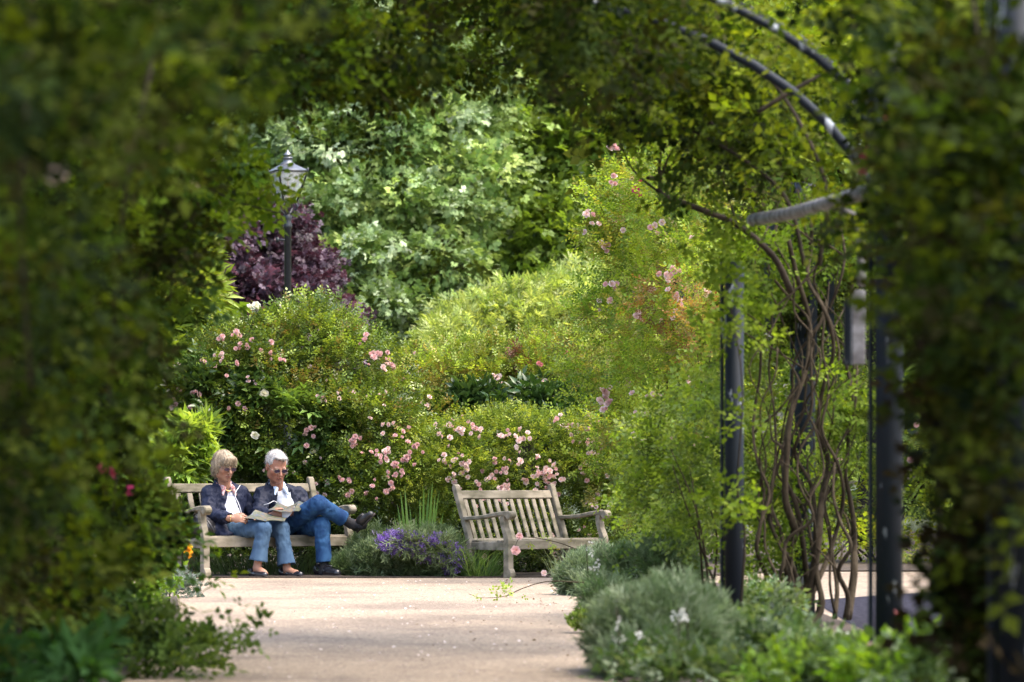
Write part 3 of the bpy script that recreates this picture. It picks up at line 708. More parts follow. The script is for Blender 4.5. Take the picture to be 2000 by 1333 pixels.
    # collar of the shirt: two points
    for sg in (-1, 1):
        c0 = cm('neck', (sg * .062, .0, .035)); c1 = cm('neck', (sg * .045, .075, -.01)); c2 = cm('neck', (sg * .065, .10, -.07 + cfg.get('cz', 0)))
        fd = Field(np.minimum.reduce([c0, c1, c2]) - .06, np.maximum.reduce([c0, c1, c2]) + .06, .005)
        fd.cone(c0, c1, .018, .020, 0); fd.cone(c1, c2, .023, .010, .01)
        cb = cm('neck', (sg * .0, -.06, .045)); fd.cone(c0, lerp(c0, cb, .9), .014, .013, .01)
        finish('collar', fd, cfg['collar'], root)
    # ---- jacket
    fd = Field(lo - .04, hi, .009)
    fd.ell(J['chest'], (.195, .142, .185), Mt, 0); fd.cone(J['chest'] + Mt @ np.array([0, -.01, 0]), J['pelvis'] + Mt @ np.array([0, -.01, .04]), .145, .16, .05)
    fd.cone(J['sh_r'], J['sh_l'], .076, .076, .05); fd.cone(J['neck'] - [0, 0, .05] + Mt @ np.array([0, -.01, 0]), J['neck'] + Mt @ np.array([0, -.015, .03]), .085, .083, .03)
    for s_ in 'rl':
        a, e, w_ = J['sh_' + s_], J['el_' + s_], J['wr_' + s_]; cu = e + (w_ - e) * .84
        fd.cone(a, e, .074, .066, .03); fd.cone(e, cu, .066, .05, .02)
    for (c, r) in cfg.get('jextra', []): fd.ell(c, r, None, .03)
    # trouser room: never over the lap
    for s_ in 'rl':
        a, e, w_ = J['sh_' + s_], J['el_' + s_], J['wr_' + s_]; ax = nrm(w_ - e); cu = e + (w_ - e) * .84
        fd.cone(cu + ax * .0, cu + ax * .06, .036, .04, .0, True)
    # open front: carve a wedge down to the shirt
    op = cfg['open']
    for (a_, b_) in zip(op[:-1], op[1:]): fd.cone(cm('chest', a_[:3]), cm('chest', b_[:3]), a_[3], b_[3], .006, True)
    # neck hole
    fd.cone(J['neck'] + [0, 0, -.02], J['neck'] + [0, 0, .12], .064, .075, .01, True)
    finish('jacket', fd, cfg['jacket'], root, (.016, 12, 21))
    # jacket collar, standing and spread
    fd = Field(J['neck'] - .2, J['neck'] + .2, .006); prev = None
    for a in np.linspace(-2.2, 2.2, 12):
        rx = .088 + .01 * abs(a); p = cm('neck', (math.sin(a) * rx, -math.cos(a) * .085 + .0, .03 - .035 * abs(a) ** 1.3 * .6 + cfg['colz']))
        if prev is not None: fd.cone(prev, p, .019, .019, .006); fd.cone(prev + [0, 0, .022], p + [0, 0, .022], .012, .012, .012)
        prev = p
    finish('jacket_collar', fd, cfg['jacket'], root, (.004, 22, 2))
    for pts in cfg['piping']: tubes('piping', [(pts, .0032, 14)], M_piping, root, 6)
    # ---- head things
    s = sc
    def Lp(x, y, z): return J['head'] + Mh @ (np.array([x, y, z]) * s)
    fd = Field(J['head'] - .2, J['head'] + .2, .0045)
    E = lambda p, r, k=.01, sub=False: fd.ell(Lp(*p), np.array(r) * s, Mh, k * s, sub)
    if cfg['male']:
        E((0, -.018, .038), (.0805, .099, .090), 0)
        E((0, .085, .03), (.068, .075, .072), .012, True); E((0, .06, -.05), (.2, .10, .085), .01, True); E((0, .0, -.085), (.2, .2, .06), .01, True)
        for t_ in (-1, 1): E((t_ * .078, -.004, -.008), (.02, .025, .04), .006, True); E((t_ * .05, .06, .07), (.016, .02, .018), .012, True)
        E((0, .055, .105), (.05, .035, .016), .015); E((-.02, .06, .10), (.03, .025, .014), .01)
    else:
        E((0, -.02, .040), (.087, .104, .093), 0); E((-.0, -.03, -.015), (.087, .086, .078), .03); E((0, -.05, -.06), (.062, .05, .05), .03)
        for t_ in (-1, 1): E((t_ * .070, -.005, -.018), (.021, .042, .050), .02)
        E((0, .10, -.045), (.064, .095, .082), .008, True)
        E((0, .072, .080), (.068, .034, .034), .02); E((.03, .082, .058), (.035, .018, .027), .012); E((-.03, .082, .054), (.035, .018, .026), .012)
    V, Q = fd.mesh(); N = vnormals(V, Q); q = (V - J['head']) @ Mh / s
    ang = np.arctan2(q[:, 0], q[:, 1] + .05); d = vnoise(np.stack([ang * 9, q[:, 2] * 14, ang * 0], 1), 9) * .006 + vnoise(np.stack([ang * 26, q[:, 2] * 20, ang * 0], 1), 4) * .004
    V = V + N * (d * (1 if not cfg['male'] else .7))[:, None]
    hr = obj('hair', mesh_np('hair', V, Q, cfg['hair'], smooth=True), root)
    # loose strands so that the outline is not clean
    g = np.random.default_rng(3); k = g.choice(len(V), cfg['strands']); ns = len(k)
    dirs = N[k] * (.35 if not cfg['male'] else .8) + Mh[:, 2] * (-.9 if not cfg['male'] else .2) + g.normal(size=(ns, 3)) * .3
    v, f, tt = scatter('strand', V[k] - N[k] * .002, dirs, N[k] + g.normal(size=(ns, 3)) * .3, g.uniform(.5, 1.2, ns) * cfg['slen'], np.tile(cfg['hcol'], (ns, 1)) * g.uniform(.45, 1.35, (ns, 1)))
    so = obj('strands', mesh_np('strands', v, f, M_strand, tt), hr); so['kind'] = 'stuff'
    # glasses
    gl = []
    for sg in (-1, 1):
        a = np.linspace(0, 2 * np.pi, 15); rx, rz = cfg['lens']
        ring = [Lp(sg * .032 + rx * math.cos(x), .100 - .25 * (rx * math.cos(x) * sg) ** 2 * 20, .007 + rz * math.sin(x) * (1 if abs(math.sin(x)) < .95 else .95)) for x in a]
        gl.append((ring, .0016, None)); gl.append(([Lp(sg * (.032 + rx), .094, .010), Lp(sg * .072, .07, .011), Lp(sg * .080, .0, .008)], .0018, None))
        c0 = Lp(sg * .032, .100, .007); Vr = np.vstack([ring[:-1], [c0]]); n_ = len(Vr) - 1
        Vr = np.vstack([Vr, Vr - Mh[:, 1] * .0016]); fr = [(i, (i + 1) % n_, n_) for i in range(n_)] + [((i + 1) % n_ + n_ + 1, i + n_ + 1, 2 * n_ + 1) for i in range(n_)]
        obj('lens', mesh_np('lens', Vr, np.array(fr), M_lens), root)
    gl.append(([Lp(-.009, .101, .010), Lp(0, .106, .013), Lp(.009, .101, .010)], .0016, None))
    tubes('spectacle_frame', gl, cfg['frame'], root, 6)
    return root, Lp
TP['strand'] = (np.array([[-.04, 0, 0], [.04, 0, 0], [.03, .5, .05], [0, 1, -.02], [-.03, .5, .05]], float), np.array([[0, 1, 2], [0, 2, 4], [4, 2, 3]]))
M_strand = leaf_mat('hair_strand', .15, .5, .3, (1, 1, 1))

side1 = np.array([math.cos(TH1), math.sin(TH1), 0]); n1 = np.array([math.sin(TH1), -math.cos(TH1), 0])
# woman
W = dict(pelvis=P(443, 1034, 34.74), chest=P(441, 982, 34.84), neck=P(438, 952, 34.80), head=P(437.5, 911.5, 34.72), face=nrm(np.array([.52, -.85, 0.])), look=nrm(np.array([.58, -.75, -.32])),
         sh_r=P(410, 966, 34.72), sh_l=P(471, 967, 34.98), el_r=P(407, 1006, 34.62), wr_r=P(452, 1013, 34.36), el_l=P(492, 1004, 34.98), wr_l=P(505, 1013, 34.70),
         hip_r=P(432, 1036, 34.64), hip_l=P(462, 1036, 34.84), kn_r=P(515, 1033, 34.34), kn_l=P(549, 1034, 34.56), an_r=P(502, 1110, 34.33), an_l=P(561, 1113, 34.50),
         ball_r=P(514, 1119, 34.27), toe_r=P(519, 1121, 34.25), ball_l=P(578, 1121, 34.42), toe_l=P(586, 1122, 34.38), hl_r=P(495, 1119, 34.36), hl_l=P(553, 1120, 34.54), hem_r=.90, hem_l=.96,
         hand_r=(np.array([.85, -.25, .02]), np.array([.1, .9, -.35]), np.array([0, .2, 1.]), .85), hand_l=(np.array([.3, -.8, 0]), np.array([0, 0, -1.]), np.array([-1., 0, 0]), .6))
def PP(*a): return [P(*x) for x in a]
wf = dict(male=False, s=1.10, hs=1.04, skin=(.30, .155, .10), brow=(.25, .17, .1), leg=(.088, .074, .088), denim=M_denim1, shirt=M_stripe, collar=M_check, jacket=M_navy, hair=M_blond,
          vneck=-.09, colz=-.012, lens=(.025, .015), frame=mat('dark_spectacle_frame', (.05, .035, .03), .3), strands=2600, slen=.032, hcol=(.27, .21, .14),
          open=[(0, .12, .15, .052), (.012, .175, .02, .066), (.02, .20, -.20, .078)],
          jextra=[(P(425, 1036, 34.55), (.12, .12, .075)), (P(440, 1044, 34.45), (.07, .07, .035))],
          piping=[PP((469, 948, 34.78), (459, 966, 34.64), (466, 984, 34.60), (471, 1000, 34.58), (471, 1011, 34.60))])
wo, WL = person('woman with ash blonde bob and dark glasses in navy jacket reading a map', W, wf)
shoe('shoe', P(487, 1127, 34.40) * [1, 1, 0] + [0, 0, .008], P(522, 1127, 34.2) * [1, 1, 0] + [0, 0, .006], (0, 0, 1), M_shoe, wo, flat=True, s=1.0)
shoe('shoe', P(546, 1127, 34.60) * [1, 1, 0] + [0, 0, .008], P(593, 1127, 34.33) * [1, 1, 0] + [0, 0, .006], (0, 0, 1), M_shoe, wo, flat=True, s=1.0)
tubes('necklace', [([W['neck'] + frame3(W['face']) @ np.array(p) for p in ((-.05, .045, .012), (-.03, .085, -.02), (0, .10, -.035), (.03, .085, -.02), (.05, .045, .012))], .003, 14)], M_gold, wo, 6)
ring = [W['wr_r'] + nrm(np.cross([.9, -.2, 0], [0, 0, 1])) * .034 * math.cos(a) + np.array([0, 0, 1]) * .034 * math.sin(a) for a in np.linspace(0, 2 * np.pi, 14)]
tubes('bracelet', [(ring, .0025, None)], M_gold, wo, 6)
# man
Mn = dict(pelvis=P(566, 1034, 35.04), chest=P(549, 985, 35.10), neck=P(541, 953, 35.04), head=P(539.5, 912, 34.93), face=nrm(np.array([.46, -.88, 0.])), look=nrm(np.array([.40, -.78, -.42])),
          sh_r=P(513, 968, 34.92), sh_l=P(583, 969, 35.20), el_r=P(506, 1003, 34.78), wr_r=P(529, 1008, 34.60), el_l=P(600, 1000, 35.12), wr_l=P(584, 996, 34.86),
          hip_r=P(556, 1030, 34.92), hip_l=P(583, 1036, 35.08), kn_r=P(622, 985, 34.58), kn_l=P(628, 1027, 34.66), an_r=P(687, 1024, 34.76), an_l=P(634, 1112, 34.62),
          ball_r=P(712, 1018, 34.74), toe_r=P(722, 1009, 34.71), ball_l=P(650, 1120, 34.52), toe_l=P(658, 1122, 34.48), hl_r=P(702, 1028, 34.76), hl_l=P(624, 1120, 34.68), hem_r=.80, hem_l=.90,
          hand_r=(np.array([.85, -.3, .05]), np.array([.1, .9, .1]), np.array([0, .1, 1.]), .85), hand_l=(np.array([-.3, -.8, .1]), np.array([0, 0, -1.]), np.array([-1., 0, 0]), .6))
mf = dict(male=True, s=1.16, hs=1.08, skin=(.33, .15, .095), brow=(.36, .24, .18), leg=(.09, .078, .076), denim=M_denim2, shirt=M_white, collar=mat('pale_blue_collar', (.6, .7, .84), .7), jacket=M_navy2, hair=M_grey,
          vneck=-.05, cz=.01, colz=.0, lens=(.026, .017), frame=mat('thin_metal_frame', (.3, .25, .2), .3, .8), strands=2200, slen=.02, hcol=(.42, .4, .38),
          open=[(0, .13, .16, .078), (.03, .185, .02, .098), (.05, .20, -.2, .10)], jextra=[],
          piping=[PP((514, 987, 34.78), (525, 984, 34.76), (535, 979, 34.80), (542, 983, 34.82))])
mo, ML = person('man with short white hair sitting with legs crossed in blue jeans, reading a map', Mn, mf)
shoe('shoe', P(614, 1127, 34.76) * [1, 1, 0] + [0, 0, .008], P(666, 1127, 34.42) * [1, 1, 0] + [0, 0, .006], (0, 0, 1), M_shoe, mo, s=1.08)
hl, te = P(697, 1041, 34.80), P(733, 1004, 34.66)
shoe('shoe', hl, te, nrm(np.array([-.75, -.1, .62])), M_shoe2, mo, s=1.0)
# socks
for a, b, c in ((Mn['kn_r'], Mn['an_r'], P(703, 1026, 34.75)), (Mn['kn_l'], Mn['an_l'], P(632, 1118, 34.62))):
    fd = Field(np.minimum.reduce([a, b, c]) - .08, np.maximum.reduce([a, b, c]) + .08, .006)
    fd.cone(lerp(a, b, .6), b, .045, .043, 0); fd.cone(b, c, .043, .042, .02); fd.cone(c, c + (c - b) * .35, .042, .038, .01); finish('sock', fd, M_sock, mo, (.003, 40, 2))

# maps and bag
def map_mat(name, cols):
    m = bpy.data.materials.new(name); m.use_nodes = True; n = m.node_tree.nodes; l = m.node_tree.links; b = n['Principled BSDF']
    tc = n.new('ShaderNodeTexCoord'); t = n.new('ShaderNodeTexNoise'); t.inputs['Scale'].default_value = 11; t.inputs['Detail'].default_value = 3; l.new(tc.outputs['Object'], t.inputs[0])
    r = n.new('ShaderNodeValToRGB'); r.color_ramp.interpolation = 'CONSTANT'; e = r.color_ramp.elements; e[0].position = 0; e[0].color = (*cols[0], 1); e[1].position = .45; e[1].color = (*cols[1], 1)
    for p_, c in ((.52, cols[2]), (.58, cols[3]), (.66, cols[0])): q = e.new(p_); q.color = (*c, 1)
    l.new(t.outputs[0], r.inputs[0]); v = n.new('ShaderNodeTexVoronoi'); v.feature = 'DISTANCE_TO_EDGE'; v.inputs['Scale'].default_value = 28; l.new(tc.outputs['Object'], v.inputs['Vector'])
    r2 = n.new('ShaderNodeMapRange'); r2.inputs[1].default_value = 0; r2.inputs[2].default_value = .05; r2.inputs[3].default_value = 1; r2.inputs[4].default_value = 0; l.new(v.outputs['Distance'], r2.inputs[0])
    mx = n.new('ShaderNodeMix'); mx.data_type = 'RGBA'; l.new(r2.outputs[0], mx.inputs[0]); l.new(r.outputs[0], mx.inputs[6]); mx.inputs[7].default_value = (.12, .11, .08, 1)
    l.new(mx.outputs[2], b.inputs['Base Color']); b.inputs['Roughness'].default_value = .5; return m
M_map = map_mat('map_print', [(.095, .085, .045), (.045, .06, .035), (.05, .065, .09), (.11, .08, .045)])
def map_panel(parent, q, name='panel', sag=.01, label=None, m=None):
    q = [np.array(p, float) for p in q]; n = 8; V = []
    for i in range(n + 1):
        for j in range(n + 1):
            u, v = i / n, j / n; p = (q[0] * (1 - u) + q[1] * u) * (1 - v) + (q[3] * (1 - u) + q[2] * u) * v
            V.append(p - np.array([0, 0, sag]) * math.sin(math.pi * u) + np.array([0, 0, .003]) * math.sin(9 * u + 4 * v))
    Q = np.array([(i * (n + 1) + j, (i + 1) * (n + 1) + j, (i + 1) * (n + 1) + j + 1, i * (n + 1) + j + 1) for i in range(n) for j in range(n)]); k = len(V); V = np.array(V)
    V2 = V - np.array([0, .002, .0025]); o = obj(name, mesh_np(name, np.vstack([V, V2]), np.vstack([Q, Q[:, ::-1] + k]), m or M_map, smooth=True), parent)
    return o
m1 = thing('folded_map', 'colourful folded paper map lying across the knees of the woman', 'map', (0, 0, 0))
map_panel(m1, [P(477, 1012, 34.30), P(499, 996, 34.50), P(530, 1005, 34.55), P(520, 1018, 34.28)])
map_panel(m1, [P(520, 1017, 34.30), P(530, 1005, 34.60), P(561, 1011, 34.66), P(556, 1018, 34.36)], sag=-.008)
m2 = thing('folded_map', 'open paper map held up in the right hand of the man against his raised knee', 'map', (0, 0, 0))
map_panel(m2, [P(524, 996, 34.52), P(543, 981, 34.78), P(563, 990, 34.74), P(550, 1000, 34.48)])
map_panel(m2, [P(550, 1000, 34.48), P(563, 990, 34.74), P(584, 979, 34.80), P(568, 1000, 34.52)], sag=-.008)
map_panel(m2, [P(568, 1000, 34.52), P(584, 979, 34.80), P(598, 983, 34.80), P(584, 998, 34.55)], sag=.004)
map_panel(m2, [P(551, 1000, 34.56), P(571, 1000, 34.56), P(564, 1009, 34.56), P(551, 1014, 34.56)], 'white_leaf', 0, m=M_white)
bag = thing('shoulder_bag', 'black leather shoulder bag slumped on the bench behind the left armrest', 'bag', tuple(Bpt(FL1, TH1, .14, .25, .38)))
c = Bpt(FL1, TH1, .06, .27, .46)
fd = Field(c - .3, c + .3, .01); fd.ell(c, (.15, .12, .10), None, 0); fd.ell(c + [.1, 0, -.03], (.1, .1, .06), None, .04); finish('bag_body', fd, mat('black_bag_leather', (.013, .013, .015), .35, noise=(20, (.02, .02, .024)), bump=(60, .3, .004)), bag, (.018, 12, 6))
tubes('strap', [([c + [-.1, -.06, .03], P(385, 1003, 34.4), P(398, 1010, 34.35), P(408, 1022, 34.3), P(420, 1040, 34.3)], .008, 14)], M_shoe, bag, 6)
for ch in bag.children: ch.matrix_parent_inverse = Matrix.Translation(-Vector(bag.location))
for pr in (wo, mo):
    for ch in pr.children: ch.matrix_parent_inverse = Matrix.Translation(-Vector(pr.location))
# ------------------------------------------------------------------ plants
PG = [(.08, .145, .022), (.11, .18, .028), (.055, .105, .02), (.14, .21, .035), (.04, .08, .018)]
PGd = [(.035, .075, .018), (.05, .095, .022), (.025, .055, .015), (.07, .12, .025)]
PGy = [(.17, .25, .035), (.22, .30, .05), (.12, .19, .03), (.15, .18, .035)]
PGc = [(.034, .054, .008), (.048, .068, .009), (.021, .034, .007), (.072, .095, .012), (.027, .048, .010), (.010, .020, .005), (.028, .030, .009)]   # canopy, olive, darkened so the colour carries the shade under the pergola
def limb(parent, pts, r, m=M_bark2, n=12, name='limb', sides=7):
    return tubes(name, [(pts, r, n)], m, parent, sides)
def tree(name, label, lobes, trunk, foli, m, limbs=()):
    t = thing(name, label, 'tree', trunk[0] if not isinstance(trunk[0], tuple) else trunk[0])
    base = np.array(trunk[0], float); top = np.array(trunk[1], float)
    tubes('trunk', [([base, lerp(base, top, .5) + [.1, 0, 0], top], [.22, .15, .06], 12)], M_bark2, t, 9)
    g = random.Random(len(label))
    for c, r in lobes[:14]:
        st = lerp(base, top, min(.95, max(.25, (c[2] - .8) / max(top[2], 1) * .7)))
        tubes('limb', [([st, lerp(st, c, .5) + [g.gauss(0, .15), 0, .2], c + [0, -r[1] * .2, r[2] * .3]], [.07, .045, .015], 10)], M_bark2, t, 6)
    foliage('crown', foli, m, t)
    for ch in t.children: ch.matrix_parent_inverse = Matrix.Translation(-Vector(t.location))
    return t
def shrub(name, label, cat, foli, m, base, stems=5, h=1.0, seed=1, spread=.5, sm=M_bark, r=.014):
    t = thing(name, label, cat, base); g = random.Random(seed); b = np.array(base, float)
    for i in range(stems):
        e = b + [g.uniform(-1, 1) * spread, g.uniform(-.4, .2) * spread, h * g.uniform(.7, 1)]
        tubes('stem', [([b + [g.uniform(-.1, .1), 0, -.02], lerp(b, e, .5) + [g.gauss(0, .05), 0, h * .1], e], [r, r * .8, r * .3], 10)], sm, t, 6)
    if foli: foliage('foliage', foli, m, t)
    for ch in t.children: ch.matrix_parent_inverse = Matrix.Translation(-Vector(t.location))
    return t
def fixp(t):
    for ch in t.children: ch.matrix_parent_inverse = Matrix.Translation(-Vector(t.location))
pink = [blossom_me('blossom_pink_%s' % n_, M_petal, (.68, .47, .46), (.62, .33, .31), s_) for n_, s_ in (('a', 1), ('b', 2), ('c', 3))]
pale = [blossom_me('blossom_pale_%s' % n_, M_petal, (.74, .60, .57), (.72, .46, .40), s_) for n_, s_ in (('a', 4), ('b', 5))]
white = [blossom_me('blossom_cream_%s' % n_, M_petal, (.74, .73, .62), (.72, .68, .48), s_, 4) for n_, s_ in (('a', 6), ('b', 7))]
deep = [blossom_me('blossom_magenta', M_petal, (.55, .05, .18), (.4, .03, .12), 8)]
coral = [blossom_me('blossom_coral', M_petal, (.62, .26, .26), (.6, .18, .16), 9)]

# far backdrop wood
L = [lobe(px, py, 82, 190, 170, 3) for px in range(-200, 2300, 210) for py in range(-120, 1000, 200)]
bw = foliage('distant_woodland', [cloud(L, 12500, .8, 'maple', .7, [(.10, .16, .03), (.12, .19, .035), (.15, .22, .045)], seed=40, clumps=1100, shell=.3)], M_leaf, None)
tag(bw, 'mass of dark green woodland filling the far background', 'woodland', kind='stuff')
ZB = (-1.5, 66, 0)
# dark green tree on the right
L = [lobe(1010, 230, 68, 130, 150, 2.2), lobe(1120, 330, 68, 150, 170, 2.2), lobe(1060, 480, 67, 130, 120, 2), lobe(1190, 500, 68, 130, 130, 2), lobe(1230, 220, 69, 170, 150, 2.4), lobe(1000, 60, 69, 190, 130, 2.4),
     lobe(1250, 40, 70, 200, 130, 2.4), lobe(980, 600, 66, 120, 80, 1.6), lobe(1120, 610, 66, 120, 70, 1.6), lobe(1420, 330, 70, 170, 190, 2.5)]
tree('broadleaf_tree', 'tall dark green tree behind the pale yellow green bush, right of the silvery maple', L, (P(1010, 990, 69) * [1, 1, 0], P(1075, 150, 69)),
     [cloud(L, 17500, .5, 'maple', .21, [(.11, .19, .03), (.14, .23, .035), (.08, .15, .025), (.19, .28, .05)], seed=41, clumps=800, shell=.3, gap=.35)], M_leaf)
# silver maple with drooping layered branches
Ls = [lobe(800, 250, 62, 160, 70, 1.6), lobe(640, 300, 62, 110, 70, 1.5), lobe(900, 340, 61.5, 80, 50, 1.3), lobe(760, 390, 60.5, 120, 50, 1.5), lobe(880, 430, 61, 80, 40, 1.2), lobe(650, 440, 61, 90, 60, 1.5),
      lobe(740, 500, 60, 110, 45, 1.4), lobe(870, 530, 60, 75, 40, 1.2), lobe(660, 560, 60, 80, 40, 1.3), lobe(770, 610, 59.5, 110, 45, 1.3), lobe(880, 620, 60, 50, 40, 1.1), lobe(730, 680, 59.5, 90, 40, 1.2),
      lobe(560, 380, 62.5, 70, 90, 1.4), lobe(840, 150, 63, 170, 80, 1.8), lobe(620, 170, 63, 150, 90, 1.8), lobe(700, 60, 64, 220, 90, 2), lobe(480, 330, 63, 90, 100, 1.5), lobe(440, 200, 64, 150, 120, 2), lobe(830, 700, 60, 70, 40, 1.0)]
Ltip = [(c + [0, -.5, .08], r * [1.04, 1.0, .95]) for c, r in Ls]
tree('silver_maple', 'large light green maple with silvery leaf undersides behind the lamp post', Ls, (P(760, 1000, 63) * [1, 1, 0], P(770, 120, 63)),
     [cloud(Ls, 32000, .38, 'maple', .145, [(.13, .22, .06), (.17, .26, .07), (.10, .18, .05), (.22, .31, .08)], seed=42, clumps=700, shell=.22, gap=.25),
      cloud(Ltip, 7000, .17, 'maple', .115, [(.27, .35, .17), (.22, .31, .13), (.38, .46, .28)], seed=43, clumps=420, shell=.12, gap=.6, droop=.4, warm=False)], M_silver)
# purple leaved tree
L = [lobe(500, 490, 56.5, 95, 75, 1.4), lobe(440, 580, 56, 80, 100, 1.4), lobe(560, 590, 56, 90, 90, 1.4), lobe(500, 660, 55.5, 110, 80, 1.3), lobe(620, 650, 56, 70, 70, 1.2), lobe(540, 440, 56.5, 40, 35, 1.0), lobe(470, 450, 56.5, 50, 35, 1.0), lobe(670, 690, 55.5, 45, 40, .9), lobe(400, 480, 57, 60, 50, 1.2)]
tree('purple_plum_tree', 'purple leaved tree behind the lamp post', L, (P(500, 1000, 56.5) * [1, 1, 0], P(510, 480, 56.5)),
     [cloud(L, 17000, .25, 'maple', .105, [(.055, .030, .045), (.085, .055, .075), (.032, .017, .026), (.12, .085, .115)], seed=44, clumps=420, shell=.25, spread=1.0, gap=.2),
      cloud([L[4], L[7], L[6]], 700, .2, 'maple', .1, [(.12, .05, .035), (.10, .06, .045)], seed=45)], M_purple)
# pale feathery bush
L = [lobe(1010, 680, 52, 150, 95, 1.2), lobe(1110, 640, 52.5, 90, 80, 1.1), lobe(900, 690, 51.5, 65, 65, 1.0), lobe(1000, 610, 52, 50, 35, .8), lobe(1120, 580, 52.5, 30, 35, .7), lobe(930, 640, 52, 60, 40, .8), lobe(1060, 600, 52.5, 45, 35, .7), lobe(1180, 700, 52, 80, 70, 1), lobe(1230, 600, 54, 90, 90, 1)]
shrub('feathery_bush', 'pale yellow green feathery bush in the middle distance', 'bush',
      [cloud(L, 12000, .26, 'lance', .14, [(.24, .33, .10), (.30, .39, .14), (.19, .28, .08), (.36, .44, .18)], seed=46, clumps=420, up=.5, spread=.9)], M_leaf, P(1010, 1000, 52.5) * [1, 1, 0], 6, 2.4, 2, 1.0)

# --- rose bank behind the benches
Lb = [lobe(590, 680, 36.98, 95, 80, .55), lobe(500, 730, 36.68, 120, 90, .55), lobe(680, 740, 36.78, 100, 90, .55), lobe(430, 800, 36.58, 130, 120, .5), lobe(560, 830, 36.48, 120, 110, .5), lobe(700, 850, 36.38, 100, 110, .5),
      lobe(600, 950, 36.48, 130, 130, .45), lobe(420, 930, 36.58, 120, 140, .45), lobe(720, 960, 36.13, 80, 100, .42), lobe(760, 880, 36.38, 70, 90, .42), lobe(740, 760, 36.78, 45, 60, .4), lobe(640, 640, 37.08, 50, 40, .4)]
rb = shrub('rose_bush', 'big rose bush with pink clusters and a few cream roses behind the couple', 'rose bush',
      [cloud(Lb, 19500, .12, 'rose', .098, [(.09, .15, .025), (.13, .20, .03), (.07, .12, .022), (.18, .25, .04), (.05, .09, .02)], seed=50, clumps=700, shell=.2, gap=.12),
       cloud(Lb[:6] + Lb[10:], 5000, .13, 'rose', .095, PGy + [(.20, .16, .05)], seed=51, clumps=180, shell=.12),
       cloud([Lb[4], Lb[6], Lb[3], Lb[7]], 3600, .16, 'laurel', .17, [(.04, .085, .02), (.06, .12, .028), (.09, .16, .035)], seed=52, clumps=90, shell=.12)], M_leafglossy, P(590, 1100, 36.2) * [1, 1, 0], 9, 1.6, 3, .7)
s_pink = [(435, 668), (463, 655), (470, 678), (488, 672), (510, 688), (526, 675), (538, 700), (463, 708), (402, 707), (440, 742), (355, 762), (380, 770), (348, 785), (366, 800), (442, 795), (470, 790), (345, 835), (380, 838), (395, 845), (355, 850), (365, 868), (712, 664), (718, 688), (735, 690), (745, 700), (752, 695), (770, 722), (780, 735), (730, 705),
          (690, 860), (688, 865), (694, 872), (740, 897), (765, 880), (780, 845), (790, 830), (775, 852), (700, 880), (735, 892), (760, 905), (775, 912), (785, 895), (800, 872), (805, 885), (795, 900), (755, 920), (745, 935), (765, 940), (770, 930), (778, 925), (792, 905), (812, 905), (672, 935), (680, 960), (730, 938), (715, 970), (738, 985), (760, 958), (598, 845), (605, 838), (600, 862)]
put_blossoms(rb, pink, Lb + [lobe(790, 880, 35.9, 60, 90, .4)], s_pink, .058, 'pink rose', .05, 3, 'rose_blossom', 5)
put_blossoms(rb, pale, Lb, rand_spots(70, 330, 820, 680, 990, 31, 3), .045, 'small pale pink rose', .08, 0, 'rose_blossom', 32)
put_blossoms(rb, white, Lb, [(487, 602), (500, 598), (508, 604), (550, 600), (497, 852), (614, 886), (792, 741), (516, 770)], .095, 'cream white rose', .06, 0, 'rose_blossom', 6)
fixp(rb)
# upright shoots with white roses at the crest
for (px, py) in ((487, 602), (508, 604), (550, 600)):
    pass
# bright long leaved bush at the left
L = [lobe(340, 610, 37.3, 60, 75, .5), lobe(310, 700, 37.2, 95, 110, .5), lobe(370, 580, 37.4, 28, 40, .3), lobe(350, 530, 37.5, 45, 40, .3), lobe(320, 820, 37, 90, 130, .5), lobe(250, 650, 37.6, 100, 130, .5)]
shrub('laurel_bush', 'bright green bush with long narrow leaves left of the rose bush', 'bush',
      [cloud(L, 6500, .13, 'lance', .20, PGy + [(.08, .15, .03)], seed=53, clumps=230, spread=.7, up=.6)], M_leaf, P(350, 1100, 37.3) * [1, 1, 0], 6, 1.9, 4, .4)
L = [lobe(370, 880, 35.55, 30, 55, .15), lobe(400, 860, 35.6, 18, 30, .1), lobe(345, 905, 35.5, 30, 40, .15)]
shrub('willowherb', 'pale green shoots with long leaves behind the left end of the couples bench', 'plant',
      [cloud(L, 420, .09, 'lance', .19, [(.16, .27, .06), (.2, .3, .08)], seed=54, clumps=18, spread=.5, up=.3)], M_leafthin, P(365, 1110, 35.6) * [1, 1, 0], 4, .9, 5, .12, M_bark, .006)
# low bank of pale pink ground roses (centre right)
Lc = [lobe(900, 920, 36.18, 110, 90, .45), lobe(1010, 900, 36.28, 110, 90, .45), lobe(1100, 920, 36.38, 110, 90, .45), lobe(950, 1010, 36.03, 130, 90, .35), lobe(1080, 1020, 36.28, 130, 100, .35), lobe(1170, 960, 36.48, 80, 100, .45), lobe(840, 960, 36.08, 70, 100, .4), lobe(1000, 850, 36.58, 90, 40, .4), lobe(1150, 1080, 36.18, 100, 60, .3)]
rc = shrub('rose_bush', 'spreading bush of many small pale pink roses behind the empty bench', 'rose bush',
      [cloud(Lc, 17000, .11, 'rose', .082, [(.14, .21, .035), (.18, .26, .045), (.10, .16, .03), (.07, .12, .022), (.23, .29, .05)], seed=55, clumps=640, shell=.2, gap=.08)], M_leaf, P(1000, 1100, 36.1) * [1, 1, 0], 8, .9, 6, .8)
sp = rand_spots(95, 850, 1180, 830, 960, 21, 3) + [(1072, 920), (1080, 915), (1065, 930), (1085, 925), (1075, 938), (1060, 940), (1090, 940), (1070, 948), (1082, 950), (1095, 930), (1068, 912), (1078, 905), (1088, 932), (1062, 925)] + rand_spots(16, 860, 1180, 960, 1090, 22)
